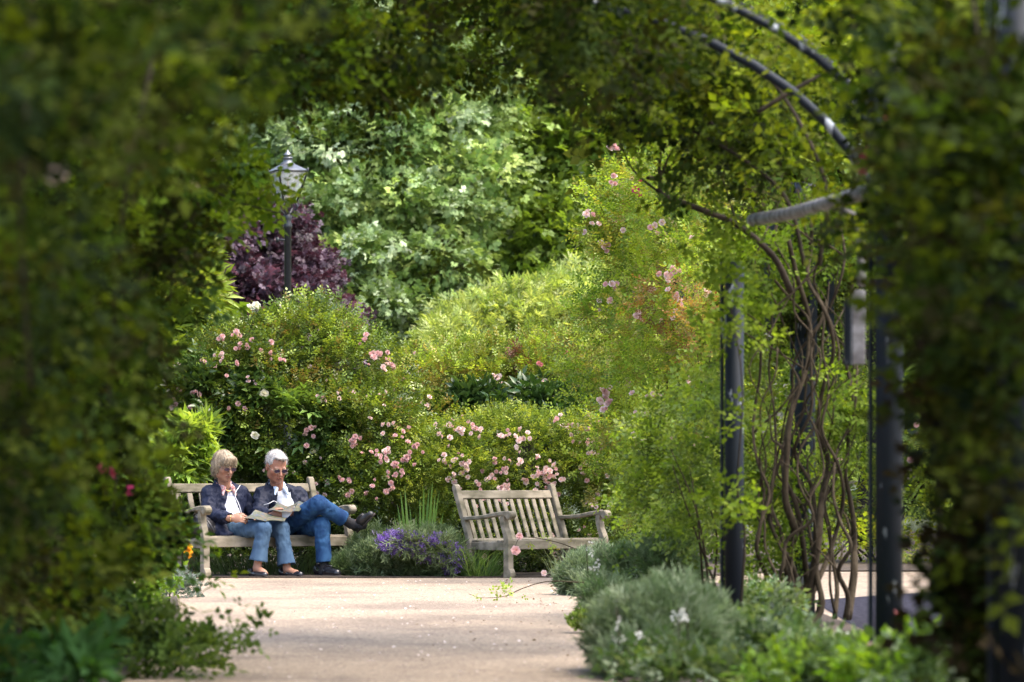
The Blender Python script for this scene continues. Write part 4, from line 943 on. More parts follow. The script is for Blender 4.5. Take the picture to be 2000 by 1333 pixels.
put_blossoms(rc, pale + [pink[0]], Lc, sp, .05, 'pale pink rose', .05, 2, 'rose_blossom', 7); fixp(rc)
# mixed shrubs between
Lm = [lobe(860, 770, 37.6, 90, 80, .5), lobe(960, 760, 37.8, 100, 75, .5), lobe(1060, 760, 37.8, 90, 80, .5), lobe(1150, 790, 37.6, 90, 100, .5), lobe(850, 860, 37.0, 80, 90, .4), lobe(820, 730, 37.8, 50, 50, .4), lobe(910, 700, 38.2, 60, 40, .4), lobe(1060, 700, 38.2, 90, 45, .4)]
rm_ = shrub('rose_bush', 'tangled yellow green rose bush between the two rose banks', 'rose bush',
      [cloud(Lm, 13000, .12, 'rose', .095, PGy + [(.10, .16, .03), (.22, .19, .06)], seed=56, clumps=480, shell=.22, gap=.1)], M_leaf, P(960, 1100, 37.6) * [1, 1, 0], 7, 1.6, 7, .8)
put_blossoms(rm_, pale, Lm, [(980, 735), (985, 745), (970, 742), (1070, 755), (1062, 760), (1078, 762), (1055, 750), (1082, 758), (1066, 748), (940, 820), (870, 845), (828, 790), (830, 785)], .055, 'pale pink rose', .05, 1, 'rose_blossom', 8)
put_blossoms(rm_, coral, Lm, [(1060, 716), (1103, 697), (1125, 680)], .06, 'coral pink rose', .05, 1, 'rose_blossom', 9)
fixp(rm_)
L = [lobe(950, 800, 37.1, 70, 32, .3), lobe(1060, 800, 37.2, 60, 35, .3), lobe(1130, 850, 36.9, 50, 50, .3)]
shrub('camellia_bush', 'dark glossy leaved shrub above the pale pink roses', 'bush',
      [cloud(L, 1300, .15, 'laurel', .19, [(.02, .05, .014), (.03, .07, .02), (.045, .09, .03)], seed=57, clumps=45)], M_leafglossy, P(1000, 1050, 37.1) * [1, 1, 0], 4, 1.0, 8, .4)
L = [lobe(1010, 700, 37.4, 12, 18, .08), lobe(1035, 715, 37.4, 14, 10, .08), lobe(1000, 675, 37.4, 7, 10, .06)]
shrub('photinia_sprig', 'reddish brown young shoots rising above the tangled rose bush', 'plant', [cloud(L, 45, .05, 'lance', .08, [(.16, .07, .04), (.20, .10, .06)], seed=58, clumps=9)], M_leaf, P(1020, 780, 37.4), 3, .35, 9, .06, M_bark, .004)

# --- tall climbing roses on the right posts
Lr = [lobe(1200, 440, 34.6, 75, 70, .5), lobe(1290, 420, 33.8, 80, 90, .6), lobe(1250, 540, 34.2, 95, 90, .6), lobe(1190, 680, 34.6, 80, 110, .5), lobe(1290, 660, 33.6, 100, 120, .6), lobe(1230, 820, 34.2, 95, 110, .5),
      lobe(1310, 800, 33.4, 90, 120, .6), lobe(1260, 940, 33.8, 90, 90, .5), lobe(1350, 560, 33.0, 70, 120, .6), lobe(1370, 760, 32.8, 60, 140, .5), lobe(1340, 340, 33.4, 90, 60, .6), lobe(1220, 360, 34.4, 40, 30, .3), lobe(1190, 880, 36.0, 60, 90, .3)]
cr = shrub('climbing_rose', 'tall pale green climbing rose beyond the first post on the right', 'climbing rose',
      [cloud(Lr, 15000, .13, 'rose', .10, [(.14, .23, .035), (.19, .28, .045), (.10, .18, .03), (.23, .32, .06), (.17, .18, .05)], seed=60, clumps=560, shell=.3, gap=.25, spread=1.0)], M_leafthin, P(1325, 1130, 33.9) * [1, 1, 0], 8, 3.0, 10, .45, M_bark, .018)
put_blossoms(cr, pale + pink, Lr, [(1213, 745), (1280, 440), (1285, 455), (1290, 465), (1300, 520), (1310, 530), (1305, 540), (1195, 290), (1200, 350), (1230, 362), (1150, 420), (1180, 480), (1200, 560), (1330, 590), (1180, 770), (1170, 790), (1185, 800), (1245, 620)], .065, 'pale pink rose', .12, 4, 'rose_blossom', 11)
put_blossoms(cr, pale, Lr, rand_spots(60, 1140, 1400, 380, 1000, 33, 3), .05, 'small pale rose', .1, 0, 'rose_blossom', 34)
put_blossoms(cr, deep, Lr, [(1242, 372), (1246, 380), (1250, 355)], .07, 'deep pink rose', .05, 0, 'rose_blossom', 12); fixp(cr)
# brownish dry twiggy patch
L = [lobe(1370, 640, 32.0, 30, 80, .2), lobe(1300, 590, 32.8, 40, 50, .2)]
shrub('dry_rose_shoots', 'brownish orange dry shoots in the middle of the tall climbing rose', 'plant', [cloud(L, 700, .14, 'rose', .09, [(.22, .13, .05), (.18, .09, .04), (.16, .16, .05)], seed=61, clumps=40)], M_leafthin, P(1370, 800, 32.0), 6, .8, 12, .15, M_bark, .006)

# hedge beyond the circle on the right
L = [lobe(px, py, 40 + (px % 7) * .1, 95, 100, .6) for px in range(1420, 2200, 120) for py in (520, 680, 840, 980)] + [lobe(px, 1060, 39.6, 90, 60, .5) for px in range(1440, 2200, 110)]
hg = shrub('hedge', 'sunny yellow green hedge beyond the path seen between the pergola posts', 'hedge', [cloud(L, 9000, .2, 'rose', .19, PGy + [(.09, .15, .03), (.06, .10, .025)], seed=62, clumps=480)], M_leafthin, P(1700, 1118, 40.0) * [1, 1, 0], 8, 1.4, 13, 1.5)
put_blossoms(hg, pink + deep, L, [(1560, 770), (1640, 900), (1780, 900), (1790, 830), (1590, 745), (1830, 800)], .09, 'pink rose', .05, 0, 'rose_blossom', 13); fixp(hg)
L = [lobe(px, py, 48, 110, 120, .8) for px in range(1300, 2300, 150) for py in (150, 330, 480)]
tree('broadleaf_tree', 'light green tree beyond the hedge glimpsed through the pergola hoops', L, (P(1700, 1080, 48.6) * [1, 1, 0], P(1700, 300, 48.6)), [cloud(L, 7500, .4, 'maple', .2, PGy + PG[:2], seed=63, clumps=260, gap=.3)], M_leafthin)
L = [lobe(px, py, 47, 120, 120, .8) for px in range(-150, 330, 130) for py in (200, 400, 600, 800, 1000)]
tree('broadleaf_tree', 'green tree hidden behind the dark foliage at the far left', L, (P(60, 1080, 47.6) * [1, 1, 0], P(60, 300, 47.6)), [cloud(L, 4500, .5, 'maple', .3, PG, seed=64, clumps=240)], M_leaf)

# --- leafy rose in front of the first right post
Lf = [lobe(1340, 830, 25.0, 80, 80, .4), lobe(1280, 880, 25.4, 60, 70, .35), lobe(1380, 900, 24.6, 80, 80, .4), lobe(1320, 960, 25.0, 90, 70, .4), lobe(1250, 990, 25.8, 45, 45, .3), lobe(1380, 1020, 24.2, 70, 60, .35), lobe(1390, 760, 24.2, 50, 50, .3), lobe(1270, 1060, 25.2, 60, 40, .25), lobe(1410, 700, 24.0, 40, 60, .3)]
shrub('rambling_rose', 'bright green rambling rose arching in front of the chipped dark post', 'climbing rose',
      [cloud(Lf, 2700, .13, 'rose', .11, [(.12, .20, .035), (.10, .17, .03), (.17, .25, .05), (.07, .12, .022)], seed=65, clumps=150, shell=.45, spread=1.0, gap=.4)], M_leafthin, P(1400, 1225, 23.8) * [1, 1, 0], 7, 1.1, 14, .35, M_bark, .009)

# --- grey green cushion plants
def cushion(label, lobes, n, sz, pal, seed, base, name='santolina', cat='plant', tp='needle'):
    t = thing(name, label, cat, base); foliage('foliage', [cloud(lobes, n, .05, tp, sz, pal, spread=.55, up=.3, seed=seed, clumps=n // 14, shell=.05, var=.22, droop=-.35, warm=False)], M_silver, t)
    fixp(t); return t
PS = [(.16, .22, .115), (.20, .26, .15), (.11, .165, .07), (.26, .31, .20)]
L = [lobe(1285, 1260, 17.9, 95, 75, .25), lobe(1230, 1240, 18.3, 55, 50, .2), lobe(1350, 1250, 18.2, 60, 70, .25), lobe(1310, 1200, 18.5, 60, 40, .22), lobe(1270, 1300, 17.6, 70, 40, .2)]
cushion('large grey green feathery cushion plant at the right edge of the path', L, 7500, .10, PS, 70, P(1270, 1320, 17.9) * [1, 1, 0], cat='shrub')
L = [lobe(1138, 1132, 29.6, 30, 30, .15), lobe(1170, 1115, 29.8, 32, 28, .15), lobe(1155, 1148, 29.4, 30, 18, .12)]
cushion('small grey green cushion plant beside the leg of the empty bench', L, 3000, .10, PS, 71, P(1140, 1165, 29.5) * [1, 1, 0], cat='shrub')
L = [lobe(1185, 1180, 24, 28, 38, .15), lobe(1235, 1125, 25.5, 55, 38, .25), lobe(1300, 1120, 25.0, 50, 50, .25)]
cushion('middle grey green cushion plant between the two others on the right edge of the path', L, 3600, .10, PS[:2] + [(.12, .20, .07)], 72, P(1180, 1230, 25.5) * [1, 1, 0], cat='shrub')
L = [lobe(1150, 1232, 22.6, 18, 16, .1)]
cushion('little yellow green tuft at the foot of the large cushion plant', L, 420, .07, PGy, 73, P(1150, 1262, 22.4) * [1, 1, 0], tp='small')
# lavender between the benches
L = [lobe(728, 1082, 34.9, 34, 40, .2), lobe(750, 1098, 34.62, 42, 30, .2), lobe(680, 1110, 34.75, 36, 14, .15)]
cushion('grey green lavender cushion not in flower at the shoe of the man', L, 4200, .09, [(.10, .15, .06), (.14, .19, .08), (.18, .23, .13), (.07, .11, .04)], 74, P(720, 1128, 34.8) * [1, 1, 0], 'lavender')
Lv = [lobe(800, 1095, 34.62, 55, 34, .2), lobe(860, 1098, 34.62, 42, 30, .2), lobe(840, 1075, 34.75, 55, 30, .2)]
lv = cushion('lavender plant covered in purple flower spikes between the benches', Lv, 3800, .09, [(.11, .16, .06), (.14, .19, .08), (.08, .12, .04)], 75, P(830, 1128, 34.65) * [1, 1, 0], 'lavender')
V1 = [lobe(785, 1062, 34.42, 45, 20, .15), lobe(845, 1072, 34.42, 45, 24, .15), lobe(882, 1095, 34.4, 22, 26, .12)]
foliage('flower_spikes', [cloud(V1, 3000, .035, 'small', .035, [(.17, .10, .36), (.24, .15, .42), (.13, .08, .28), (.30, .22, .45)], seed=76, clumps=150, up=.2, shell=.1), cloud(V1, 500, .05, 'needle', .11, [(.14, .2, .09)], seed=77, clumps=90)], M_petal, lv); fixp(lv)
foliage('flower_spikes', [cloud([lobe(760, 1068, 34.6, 30, 22, .12), lobe(742, 1050, 34.8, 20, 12, .1)], 180, .03, 'small', .03, [(.24, .17, .36), (.3, .24, .4)], seed=78, clumps=30, up=.2)], M_petal, lv); fixp(lv)

# grasses and iris (stuff / tufts)
def tuft(label, name, cat, b, n, rad, h, wd, pal, seed, lean=.6, curve=.5, m=M_leaf):
    t = thing(name, label, cat, b); v = blades(n, b, rad, h, wd, pal, seed, lean, curve); foliage('blades', [v], m, t); fixp(t); return t
GR = [(.09, .17, .04), (.13, .22, .06), (.06, .12, .03), (.17, .25, .08)]
tuft('arching green grass clump left of the leg of the empty bench', 'grass_clump', 'grass', P(930, 1126, 34.45) * [1, 1, 0] + [0, 0, .01], 380, (.22, .16), .30, .007, GR, 80, .75, .7)
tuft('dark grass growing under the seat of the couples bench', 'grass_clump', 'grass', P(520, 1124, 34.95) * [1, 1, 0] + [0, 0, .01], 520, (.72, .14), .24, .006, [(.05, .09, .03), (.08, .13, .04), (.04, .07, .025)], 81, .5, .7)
tuft('thin pale bents arching under the empty bench', 'grass_clump', 'grass', P(1110, 1124, 34.6) * [1, 1, 0] + [0, 0, .01], 50, (.16, .1), .36, .004, [(.3, .34, .2), (.22, .28, .14)], 82, .5, .7)
tuft('low grass between the lavender and the empty bench', 'grass_clump', 'grass', P(880, 1124, 34.9) * [1, 1, 0] + [0, 0, .01], 260, (.2, .12), .42, .008, GR, 83, .45, .5)
iris = thing('iris', 'clump of upright sword shaped iris leaves between the benches', 'plant', P(825, 1125, 35.3) * [1, 1, 0])
g = random.Random(4)
for k, (px, py, lx2) in enumerate([(845, 940, 836), (838, 955, 830), (828, 950, 826), (850, 965, 842), (820, 975, 822), (790, 950, 800), (782, 960, 795), (776, 985, 790), (858, 960, 840), (800, 990, 808), (866, 1000, 848), (812, 1000, 815), (770, 1010, 786), (834, 985, 830)]):
    tip = P(px, py, 35.2 + g.uniform(-.1, .1)); b = P(lx2, 1115, 35.3) * [1, 1, 0] + [0, 0, .02]; wdt = .016
    V = []; 
    for i in range(6):
        t_ = i / 5; c = lerp(b, tip, t_) + np.array([0, 0, 0]); c[0] = lerp(b[0], tip[0], t_ ** 1.5); w_ = wdt * (1 - t_ ** 2.2) + .001; V += [c + [-w_, .004, 0], c + [0, -.004, 0], c + [w_, .004, 0]]
    Q = [(3 * i + j, 3 * i + j + 1, 3 * i + j + 4, 3 * i + j + 3) for i in range(5) for j in (0, 1)]
    o = obj('leaf', mesh_np('iris_leaf', np.array(V), np.array(Q), M_leaf, np.tile(g.choice([(.14, .26, .06), (.10, .20, .05), (.18, .3, .09)]), (len(V), 1))), iris)
fixp(iris)
# dark low filler behind benches
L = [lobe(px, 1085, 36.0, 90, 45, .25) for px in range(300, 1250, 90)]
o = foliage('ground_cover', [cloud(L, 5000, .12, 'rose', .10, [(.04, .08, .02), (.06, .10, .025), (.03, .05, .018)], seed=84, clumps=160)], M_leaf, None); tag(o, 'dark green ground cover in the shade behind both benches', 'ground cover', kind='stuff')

# --- twisted climber stems round the second right post
ts = thing('climbing_rose', 'old climbing rose with many bare twisted brown stems around the second right post', 'climbing rose', P(1560, 1280, 23.6) * [1, 1, 0])
paths = [[(1555, 1275), (1560, 1100), (1535, 1000), (1555, 850), (1572, 700), (1565, 600), (1540, 470)],
         [(1560, 1270), (1568, 1120), (1550, 980), (1522, 880), (1545, 760), (1590, 640), (1640, 540), (1650, 430)],
         [(1548, 1275), (1535, 1120), (1505, 980), (1520, 850), (1500, 700), (1530, 600), (1600, 520)],
         [(1565, 1280), (1585, 1100), (1620, 960), (1600, 860), (1625, 740), (1610, 620), (1575, 520), (1580, 420)],
         [(1575, 1270), (1600, 1150), (1592, 1000), (1560, 900), (1590, 780), (1580, 640), (1520, 560), (1505, 440)],
         [(1630, 1200), (1625, 1080), (1605, 960), (1635, 850), (1640, 700), (1620, 580)],
         [(1655, 1200), (1680, 1080), (1660, 950), (1665, 820), (1650, 700)],
         [(1540, 1260), (1500, 1160), (1480, 1050), (1500, 930), (1470, 800), (1480, 680)],
         [(1548, 1240), (1530, 1090), (1590, 1000), (1610, 900), (1580, 800), (1600, 700)]]
g = random.Random(9)
paths += [[(x + 22 * math.sin(y / 90. + q) + (14 if q % 2 else -12), y) for x, y in p__] for q, p__ in enumerate(paths)]
for i, p_ in enumerate(paths):
    dd = 23.4 + g.uniform(-.35, .25); pts = [P(x, y, dd + .12 * math.sin(j * 1.7 + i)) for j, (x, y) in enumerate(p_)]; pts[0][2] = max(-.02, min(pts[0][2], .05))
    r0 = ([.03, .022, .016][i % 3] if i else .036) * (1 if i < 9 else .6)
    pts = [p__ + np.array([g.gauss(0, .03), g.gauss(0, .03), 0]) * (k_ > 0) for k_, p__ in enumerate(spline(pts, 12))]
    for _ in range(3):
        q0 = pts[g.randint(2, 10)]; q1 = q0 + np.array([g.gauss(0, .12), g.gauss(0, .1), g.uniform(.1, .3)]); tubes('side_shoot', [([q0, lerp(q0, q1, .5) + [g.gauss(0, .03), 0, .02], q1, q1 + [g.gauss(0, .1), 0, .15]], [r0 * .35, r0 * .3, r0 * .2, r0 * .1], 9)], M_bark, ts, 5)
    tubes('stem', [(pts, [r0, r0 * .9, r0 * .8, r0 * .7, r0 * .6, r0 * .5, r0 * .45][:len(pts)] + [r0 * .4] * max(0, len(pts) - 7), 40)], M_bark, ts, 8)
Lt = [lobe(1500, 640, 24, 50, 90, .3), lobe(1600, 480, 24, 90, 70, .4), lobe(1480, 900, 24, 40, 120, .25), lobe(1660, 780, 23.6, 40, 130, .25), lobe(1470, 520, 23.5, 60, 70, .3), lobe(1530, 1000, 24, 60, 120, .25), lobe(1480, 1100, 23.5, 50, 80, .25)]
foliage('foliage', [cloud(Lt, 2000, .13, 'rose', .11, [(.08, .14, .02), (.11, .17, .025), (.05, .09, .015)], seed=66, clumps=110, spread=1.1, shell=.3),
    cloud([lobe(1500, 560, 24.8, 45, 110, .3), lobe(1580, 540, 24.8, 60, 130, .3), lobe(1655, 580, 24.6, 45, 110, .3), lobe(1540, 430, 24.6, 100, 50, .3)], 2200, .13, 'rose', .12, [(.025, .035, .01), (.04, .035, .018), (.05, .075, .015)], seed=166, clumps=130, shell=.4, warm=False)], M_can, ts); fixp(ts)
# bare twisted branch reaching left
br = thing('rose_branch', 'bare dark forked rose branch arching out over the opening', 'branch', P(1550, 560, 25))
for pts, r in (([(1545, 570), (1510, 500), (1440, 440), (1370, 410), (1300, 385), (1285, 372)], [.022, .02, .018, .018, .02, .014]), ([(1290, 378), (1288, 330), (1290, 300), (1288, 262)], [.014, .01, .009, .007]), ([(1290, 345), (1305, 310), (1325, 275)], [.009, .008, .005]),
               ([(1285, 375), (1235, 330), (1205, 260), (1185, 200)], [.008, .007, .006, .004]), ([(1285, 350), (1265, 348)], [.018, .012]), ([(1440, 440), (1400, 330), (1330, 290), (1300, 280)], [.006, .005, .004, .003])):
    tubes('twig', [([P(x, y, 22.6 - .1 * k) for k, (x, y) in enumerate(pts)], r, 20)], M_bark2, br, 7)
fixp(br)
br2 = thing('rose_shoot', 'thin leafy rose shoot trailing low over the path in front of the empty bench', 'shoot', P(1110, 1130, 31))
tubes('twig', [(PP((1140, 1138, 28.2), (1070, 1136, 28.2), (1020, 1150, 28.2), (985, 1165, 28.2), (940, 1168, 28.2), (915, 1160, 28.2)), [.005, .004, .004, .003, .002, .0015], 24)], M_bark, br2, 6)
foliage('foliage', [cloud([lobe(1000, 1155, 28.2, 22, 8, .04), lobe(950, 1163, 28.2, 16, 6, .04), lobe(965, 1168, 28.2, 12, 6, .04)], 22, .03, 'small', .07, [(.18, .28, .04), (.14, .24, .04)], seed=67, clumps=10)], M_leafthin, br2); fixp(br2)
br3 = thing('rose_shoot', 'arching rose shoot with drooping pink rose in front of the empty bench', 'shoot', P(1040, 1110, 33))
tubes('twig', [(PP((1130, 1075, 32.8), (1090, 1060, 32.9), (1040, 1050, 33), (1015, 1052, 33), (1006, 1068, 33)), [.005, .004, .004, .003, .002], 20)], M_leaf if False else M_bark, br3, 6)
for px, py, s_ in ((1006, 1076, .10), (1014, 1048, .07), (1062, 1120, .055)):
    o = obj('rose_blossom', random.choice(pink if s_ > .06 else pale), br3, P(px, py, 32.95), (R(80), .3, .2)); o.scale = (s_,) * 3
foliage('foliage', [cloud([lobe(1025, 1045, 33, 22, 10, .06), lobe(1075, 1062, 33, 40, 8, .06)], 26, .04, 'small', .055, [(.18, .25, .05), (.2, .19, .06)], seed=68, clumps=9)], M_leafthin, br3); fixp(br3)
# ------------------------------------------------------------------ pergola canopy (near, out of focus)
def wl(x, y, z, rx, ry, rz): return (np.array([x, y, z], float), np.array([rx, ry, rz], float))
def canopy(name, label, lobes, n, seed, base, stems, size=.13, clump=.2, pal=PGc, gap=.2, m=M_can, cat='climbing rose', shell=.45, r=.018, clumps=None, tp='rose3'):
    t = thing(name, label, cat, base)
    for s_ in stems: tubes('stem', [(s_, [r, r * .85, r * .7, r * .5][:len(s_)] + [r * .4] * max(0, len(s_) - 4), 16)], M_bark2, t, 7)
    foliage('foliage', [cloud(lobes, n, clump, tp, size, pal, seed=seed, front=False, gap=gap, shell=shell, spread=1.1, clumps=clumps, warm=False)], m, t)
    fixp(t); return t
# left wall: near and far climbers
L = [wl(-2.72, 21.2, z, .42, .7, .5) for z in (.5, 1.1, 1.7, 2.3)] + [wl(-2.5, 19.9, z, .40, .8, .5) for z in (.5, 1.1, 1.7, 2.4)] + [wl(-2.55, 21.6, 2.6, .4, .6, .4), wl(-2.65, 20.3, 2.7, .45, .8, .4)]
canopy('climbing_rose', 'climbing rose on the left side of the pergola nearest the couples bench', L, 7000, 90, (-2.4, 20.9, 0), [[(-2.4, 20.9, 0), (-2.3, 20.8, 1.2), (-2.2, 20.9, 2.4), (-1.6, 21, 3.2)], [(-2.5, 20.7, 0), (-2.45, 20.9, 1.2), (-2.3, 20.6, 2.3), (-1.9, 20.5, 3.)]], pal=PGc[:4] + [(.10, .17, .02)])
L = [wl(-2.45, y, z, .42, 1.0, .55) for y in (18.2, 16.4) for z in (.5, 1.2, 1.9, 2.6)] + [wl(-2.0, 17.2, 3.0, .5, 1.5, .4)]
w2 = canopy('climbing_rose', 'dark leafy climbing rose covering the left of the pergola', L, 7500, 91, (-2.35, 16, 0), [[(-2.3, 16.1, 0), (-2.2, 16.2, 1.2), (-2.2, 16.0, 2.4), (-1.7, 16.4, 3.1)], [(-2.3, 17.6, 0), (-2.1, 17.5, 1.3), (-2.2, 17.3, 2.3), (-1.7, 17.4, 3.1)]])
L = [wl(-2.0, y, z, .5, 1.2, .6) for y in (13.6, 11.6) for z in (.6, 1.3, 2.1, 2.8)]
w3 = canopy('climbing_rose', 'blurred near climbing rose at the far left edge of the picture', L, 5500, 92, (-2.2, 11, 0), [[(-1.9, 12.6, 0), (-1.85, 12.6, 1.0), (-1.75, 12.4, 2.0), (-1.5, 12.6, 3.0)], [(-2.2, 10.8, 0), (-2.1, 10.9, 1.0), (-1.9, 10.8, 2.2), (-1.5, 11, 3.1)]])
# roof over the far end of the opening
def arch_lobes(y, z_off=0, x0=-2.75, x1=1.7, n=10, rz=.32, ry=.8, rx=.34):
    out = []
    for a in np.linspace(.28, math.pi - .28, n):
        out.append(wl((x0 + x1) / 2 - math.cos(a) * (x1 - x0) / 2, y, 2.30 + math.sin(a) * 1.62 + z_off, rx, ry, rz))
    return out
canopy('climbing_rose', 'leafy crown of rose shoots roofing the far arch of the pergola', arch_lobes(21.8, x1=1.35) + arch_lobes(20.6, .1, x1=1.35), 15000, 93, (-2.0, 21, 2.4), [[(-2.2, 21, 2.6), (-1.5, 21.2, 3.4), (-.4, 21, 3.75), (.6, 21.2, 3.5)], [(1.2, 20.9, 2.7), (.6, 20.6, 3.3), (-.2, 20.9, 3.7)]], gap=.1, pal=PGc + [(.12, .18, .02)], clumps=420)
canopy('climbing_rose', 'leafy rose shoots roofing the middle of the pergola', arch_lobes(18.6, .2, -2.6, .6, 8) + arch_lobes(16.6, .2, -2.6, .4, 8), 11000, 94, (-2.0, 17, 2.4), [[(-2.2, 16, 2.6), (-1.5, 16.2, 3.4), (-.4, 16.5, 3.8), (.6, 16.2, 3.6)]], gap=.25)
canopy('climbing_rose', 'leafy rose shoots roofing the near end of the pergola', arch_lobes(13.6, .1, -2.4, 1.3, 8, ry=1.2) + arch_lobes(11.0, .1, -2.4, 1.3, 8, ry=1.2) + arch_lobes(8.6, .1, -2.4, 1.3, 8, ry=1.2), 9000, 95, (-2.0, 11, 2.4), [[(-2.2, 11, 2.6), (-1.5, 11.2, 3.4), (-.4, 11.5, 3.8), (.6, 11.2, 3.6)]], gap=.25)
# sprays hanging into view
L = [lobe(120, 120, 8.2, 190, 150, .5), lobe(20, 330, 8.6, 130, 140, .4), lobe(420, 40, 9.5, 240, 90, .6), lobe(300, 210, 12, 150, 110, .7), lobe(60, 560, 10.5, 120, 170, .6), lobe(130, 760, 12.5, 120, 150, .6), lobe(50, 930, 11.5, 120, 150, .5)]
hs = canopy('hanging_rose_spray', 'very blurred rose sprays hanging down close to the camera at top left', L, 1900, 96, P(100, -200, 9), [PP((60, -260, 9), (60, 60, 8.8), (40, 420, 8.8), (60, 760, 9.5)), PP((330, -200, 11), (300, 100, 11), (240, 400, 11), (210, 800, 12))], gap=.2, shell=.5, r=.008)
L = [lobe(480, 100, 17, 160, 80, .7), lobe(290, 320, 17, 100, 130, .6), lobe(370, 250, 19.5, 80, 60, .6), lobe(200, 500, 16.5, 100, 140, .6), lobe(170, 720, 17.5, 100, 140, .6), lobe(190, 930, 18.5, 90, 130, .6), lobe(280, 430, 20, 50, 60, .4), lobe(700, 90, 18, 190, 60, .7), lobe(270, 620, 20.5, 50, 90, .4), lobe(230, 1060, 19.5, 90, 100, .5)]
canopy('rose_spray', 'soft focus curtain of rose foliage down the left of the opening', L, 6500, 97, P(200, 0, 17), [PP((420, -20, 18), (400, 200, 18), (350, 420, 18), (330, 600, 18.3)), PP((260, 100, 18), (230, 400, 18), (250, 700, 18), (220, 1000, 18))], gap=.2, shell=.5, r=.008, pal=PGc + [(.10, .16, .02), (.05, .10, .03)])
L = [lobe(460, 375, 21.5, 36, 20, .3), lobe(405, 420, 21, 35, 28, .3)]
canopy('rose_spray', 'sunlit leaves of a rose spray just left of the lamp head', L, 420, 98, P(500, 350, 21), [PP((330, 300, 21), (430, 380, 21), (520, 410, 21), (570, 420, 21))], gap=0, shell=.6, r=.005, pal=[(.16, .24, .02), (.20, .27, .03), (.10, .17, .02)], clumps=40)
# low plants on the left verge
L = [lobe(300, 1110, 27.5, 40, 50, .3), lobe(260, 1020, 26.5, 55, 60, .3), lobe(315, 1060, 26.5, 22, 40, .2), lobe(260, 1180, 25, 65, 60, .3)]
lw = canopy('verge_rose', 'bright green leafy plant in front of the left leg of the couples bench', L, 1500, 99, P(330, 1170, 27) * [1, 1, 0], [[P(330, 1180, 27) * [1, 1, 0], P(335, 1120, 27), P(340, 1040, 27)]], size=.11, clump=.12, pal=[(.13, .21, .03), (.16, .24, .04), (.08, .15, .03)], gap=0, r=.006)
L = [lobe(362, 1152, 29.0, 24, 18, .15), lobe(345, 1160, 29, 25, 20, .15)]
canopy('sage', 'small grey leaved plant at the left corner of the path', L, 260, 100, P(370, 1170, 29) * [1, 1, 0], [], size=.10, clump=.07, pal=[(.12, .16, .12), (.08, .12, .07), (.2, .22, .2)], gap=0, m=M_silver, cat='plant')
ol = thing('day_lily', 'yellow orange flower in front of the left end of the couples bench', 'flower', P(368, 1110, 30) * [1, 1, 0])
tubes('stem', [([P(368, 1160, 30) * [1, 1, 0], P(368, 1082, 30)], .004, 4)], M_bark, ol, 5)
am = [blossom_me('blossom_amber', M_petal, (.8, .38, .02), (.8, .5, .04), 12)]
for px, py in ((368, 1078), (375, 1085), (366, 1070)): o = obj('petals', am[0], ol, P(px, py, 29.9), (R(70), 0, px)); o.scale = (.08,) * 3
fixp(ol)
L = [lobe(320, 1255, 18, 80, 50, .3), lobe(380, 1290, 17.7, 55, 40, .2), lobe(290, 1310, 17.5, 110, 50, .3), lobe(400, 1320, 17.2, 40, 25, .12), lobe(200, 1240, 19.5, 110, 90, .4), lobe(80, 1200, 19, 120, 130, .4), lobe(430, 1215, 18, 40, 8, .1), lobe(440, 1265, 18, 28, 10, .1)]
lw2 = canopy('ground_rose', 'dark spreading rose sprawling over the left edge of the path at the bottom', L, 2800, 101, P(300, 1333, 19) * [1, 1, 0], [PP((300, 1400, 19), (380, 1290, 19.2), (470, 1265, 19.4))], size=.10, clump=.12, pal=[(.05, .09, .025), (.08, .13, .03), (.035, .06, .02), (.11, .16, .04)], gap=.1, r=.006)
L = [lobe(120, 1340, 13.2, 170, 30, .4), lobe(30, 1330, 13, 120, 35, .4)]
canopy('hosta', 'blue green broad leaved plant at the bottom left corner', L, 260, 102, P(120, 1400, 13) * [1, 1, 0], [], size=.15, clump=.1, pal=[(.02, .055, .018), (.03, .075, .025)], gap=0, cat='plant', m=M_can, tp='laurel')
# right side, near
L = [lobe(1925, 520, 15, 55, 120, .4), lobe(1935, 740, 14.5, 20, 140, .3), lobe(1900, 350, 14, 150, 160, .6), lobe(1840, 300, 16.5, 90, 110, .5), lobe(1975, 620, 12, 50, 180, .4), lobe(1930, 150, 12, 150, 160, .6), lobe(1850, 140, 16, 120, 120, .6), lobe(1800, 440, 16, 70, 70, .4), lobe(2000, 900, 11.5, 45, 170, .3), lobe(1975, 1150, 11, 50, 150, .3), lobe(1960, 400, 10.2, 90, 280, .3), lobe(2000, 800, 10.2, 40, 250, .2), lobe(1915, 400, 12.5, 70, 280, .4)]
rn = canopy('climbing_rose', 'dark climbing rose hanging round the near right posts', L, 8000, 103, P(1968, 1500, 10.8) * [1, 1, 0], [PP((1950, 1600, 11), (1930, 1000, 11), (1960, 500, 11), (1900, 0, 11)), PP((1840, 1200, 15), (1830, 900, 15), (1810, 650, 15), (1760, 400, 15.4)), PP((1920, 1300, 13), (1925, 900, 13), (1900, 600, 13), (1930, 200, 13))], gap=.15, shell=.4, r=.013)
L = [lobe(1560, 100, 19.5, 150, 90, .6), lobe(1400, 150, 20.5, 110, 60, .5), lobe(1330, 80, 20.5, 120, 70, .6), lobe(1500, 240, 19.5, 90, 50, .4), lobe(1690, 420, 17.5, 60, 60, .3), lobe(1600, 340, 19, 80, 40, .4), lobe(1750, 20, 17, 250, 80, .7)]
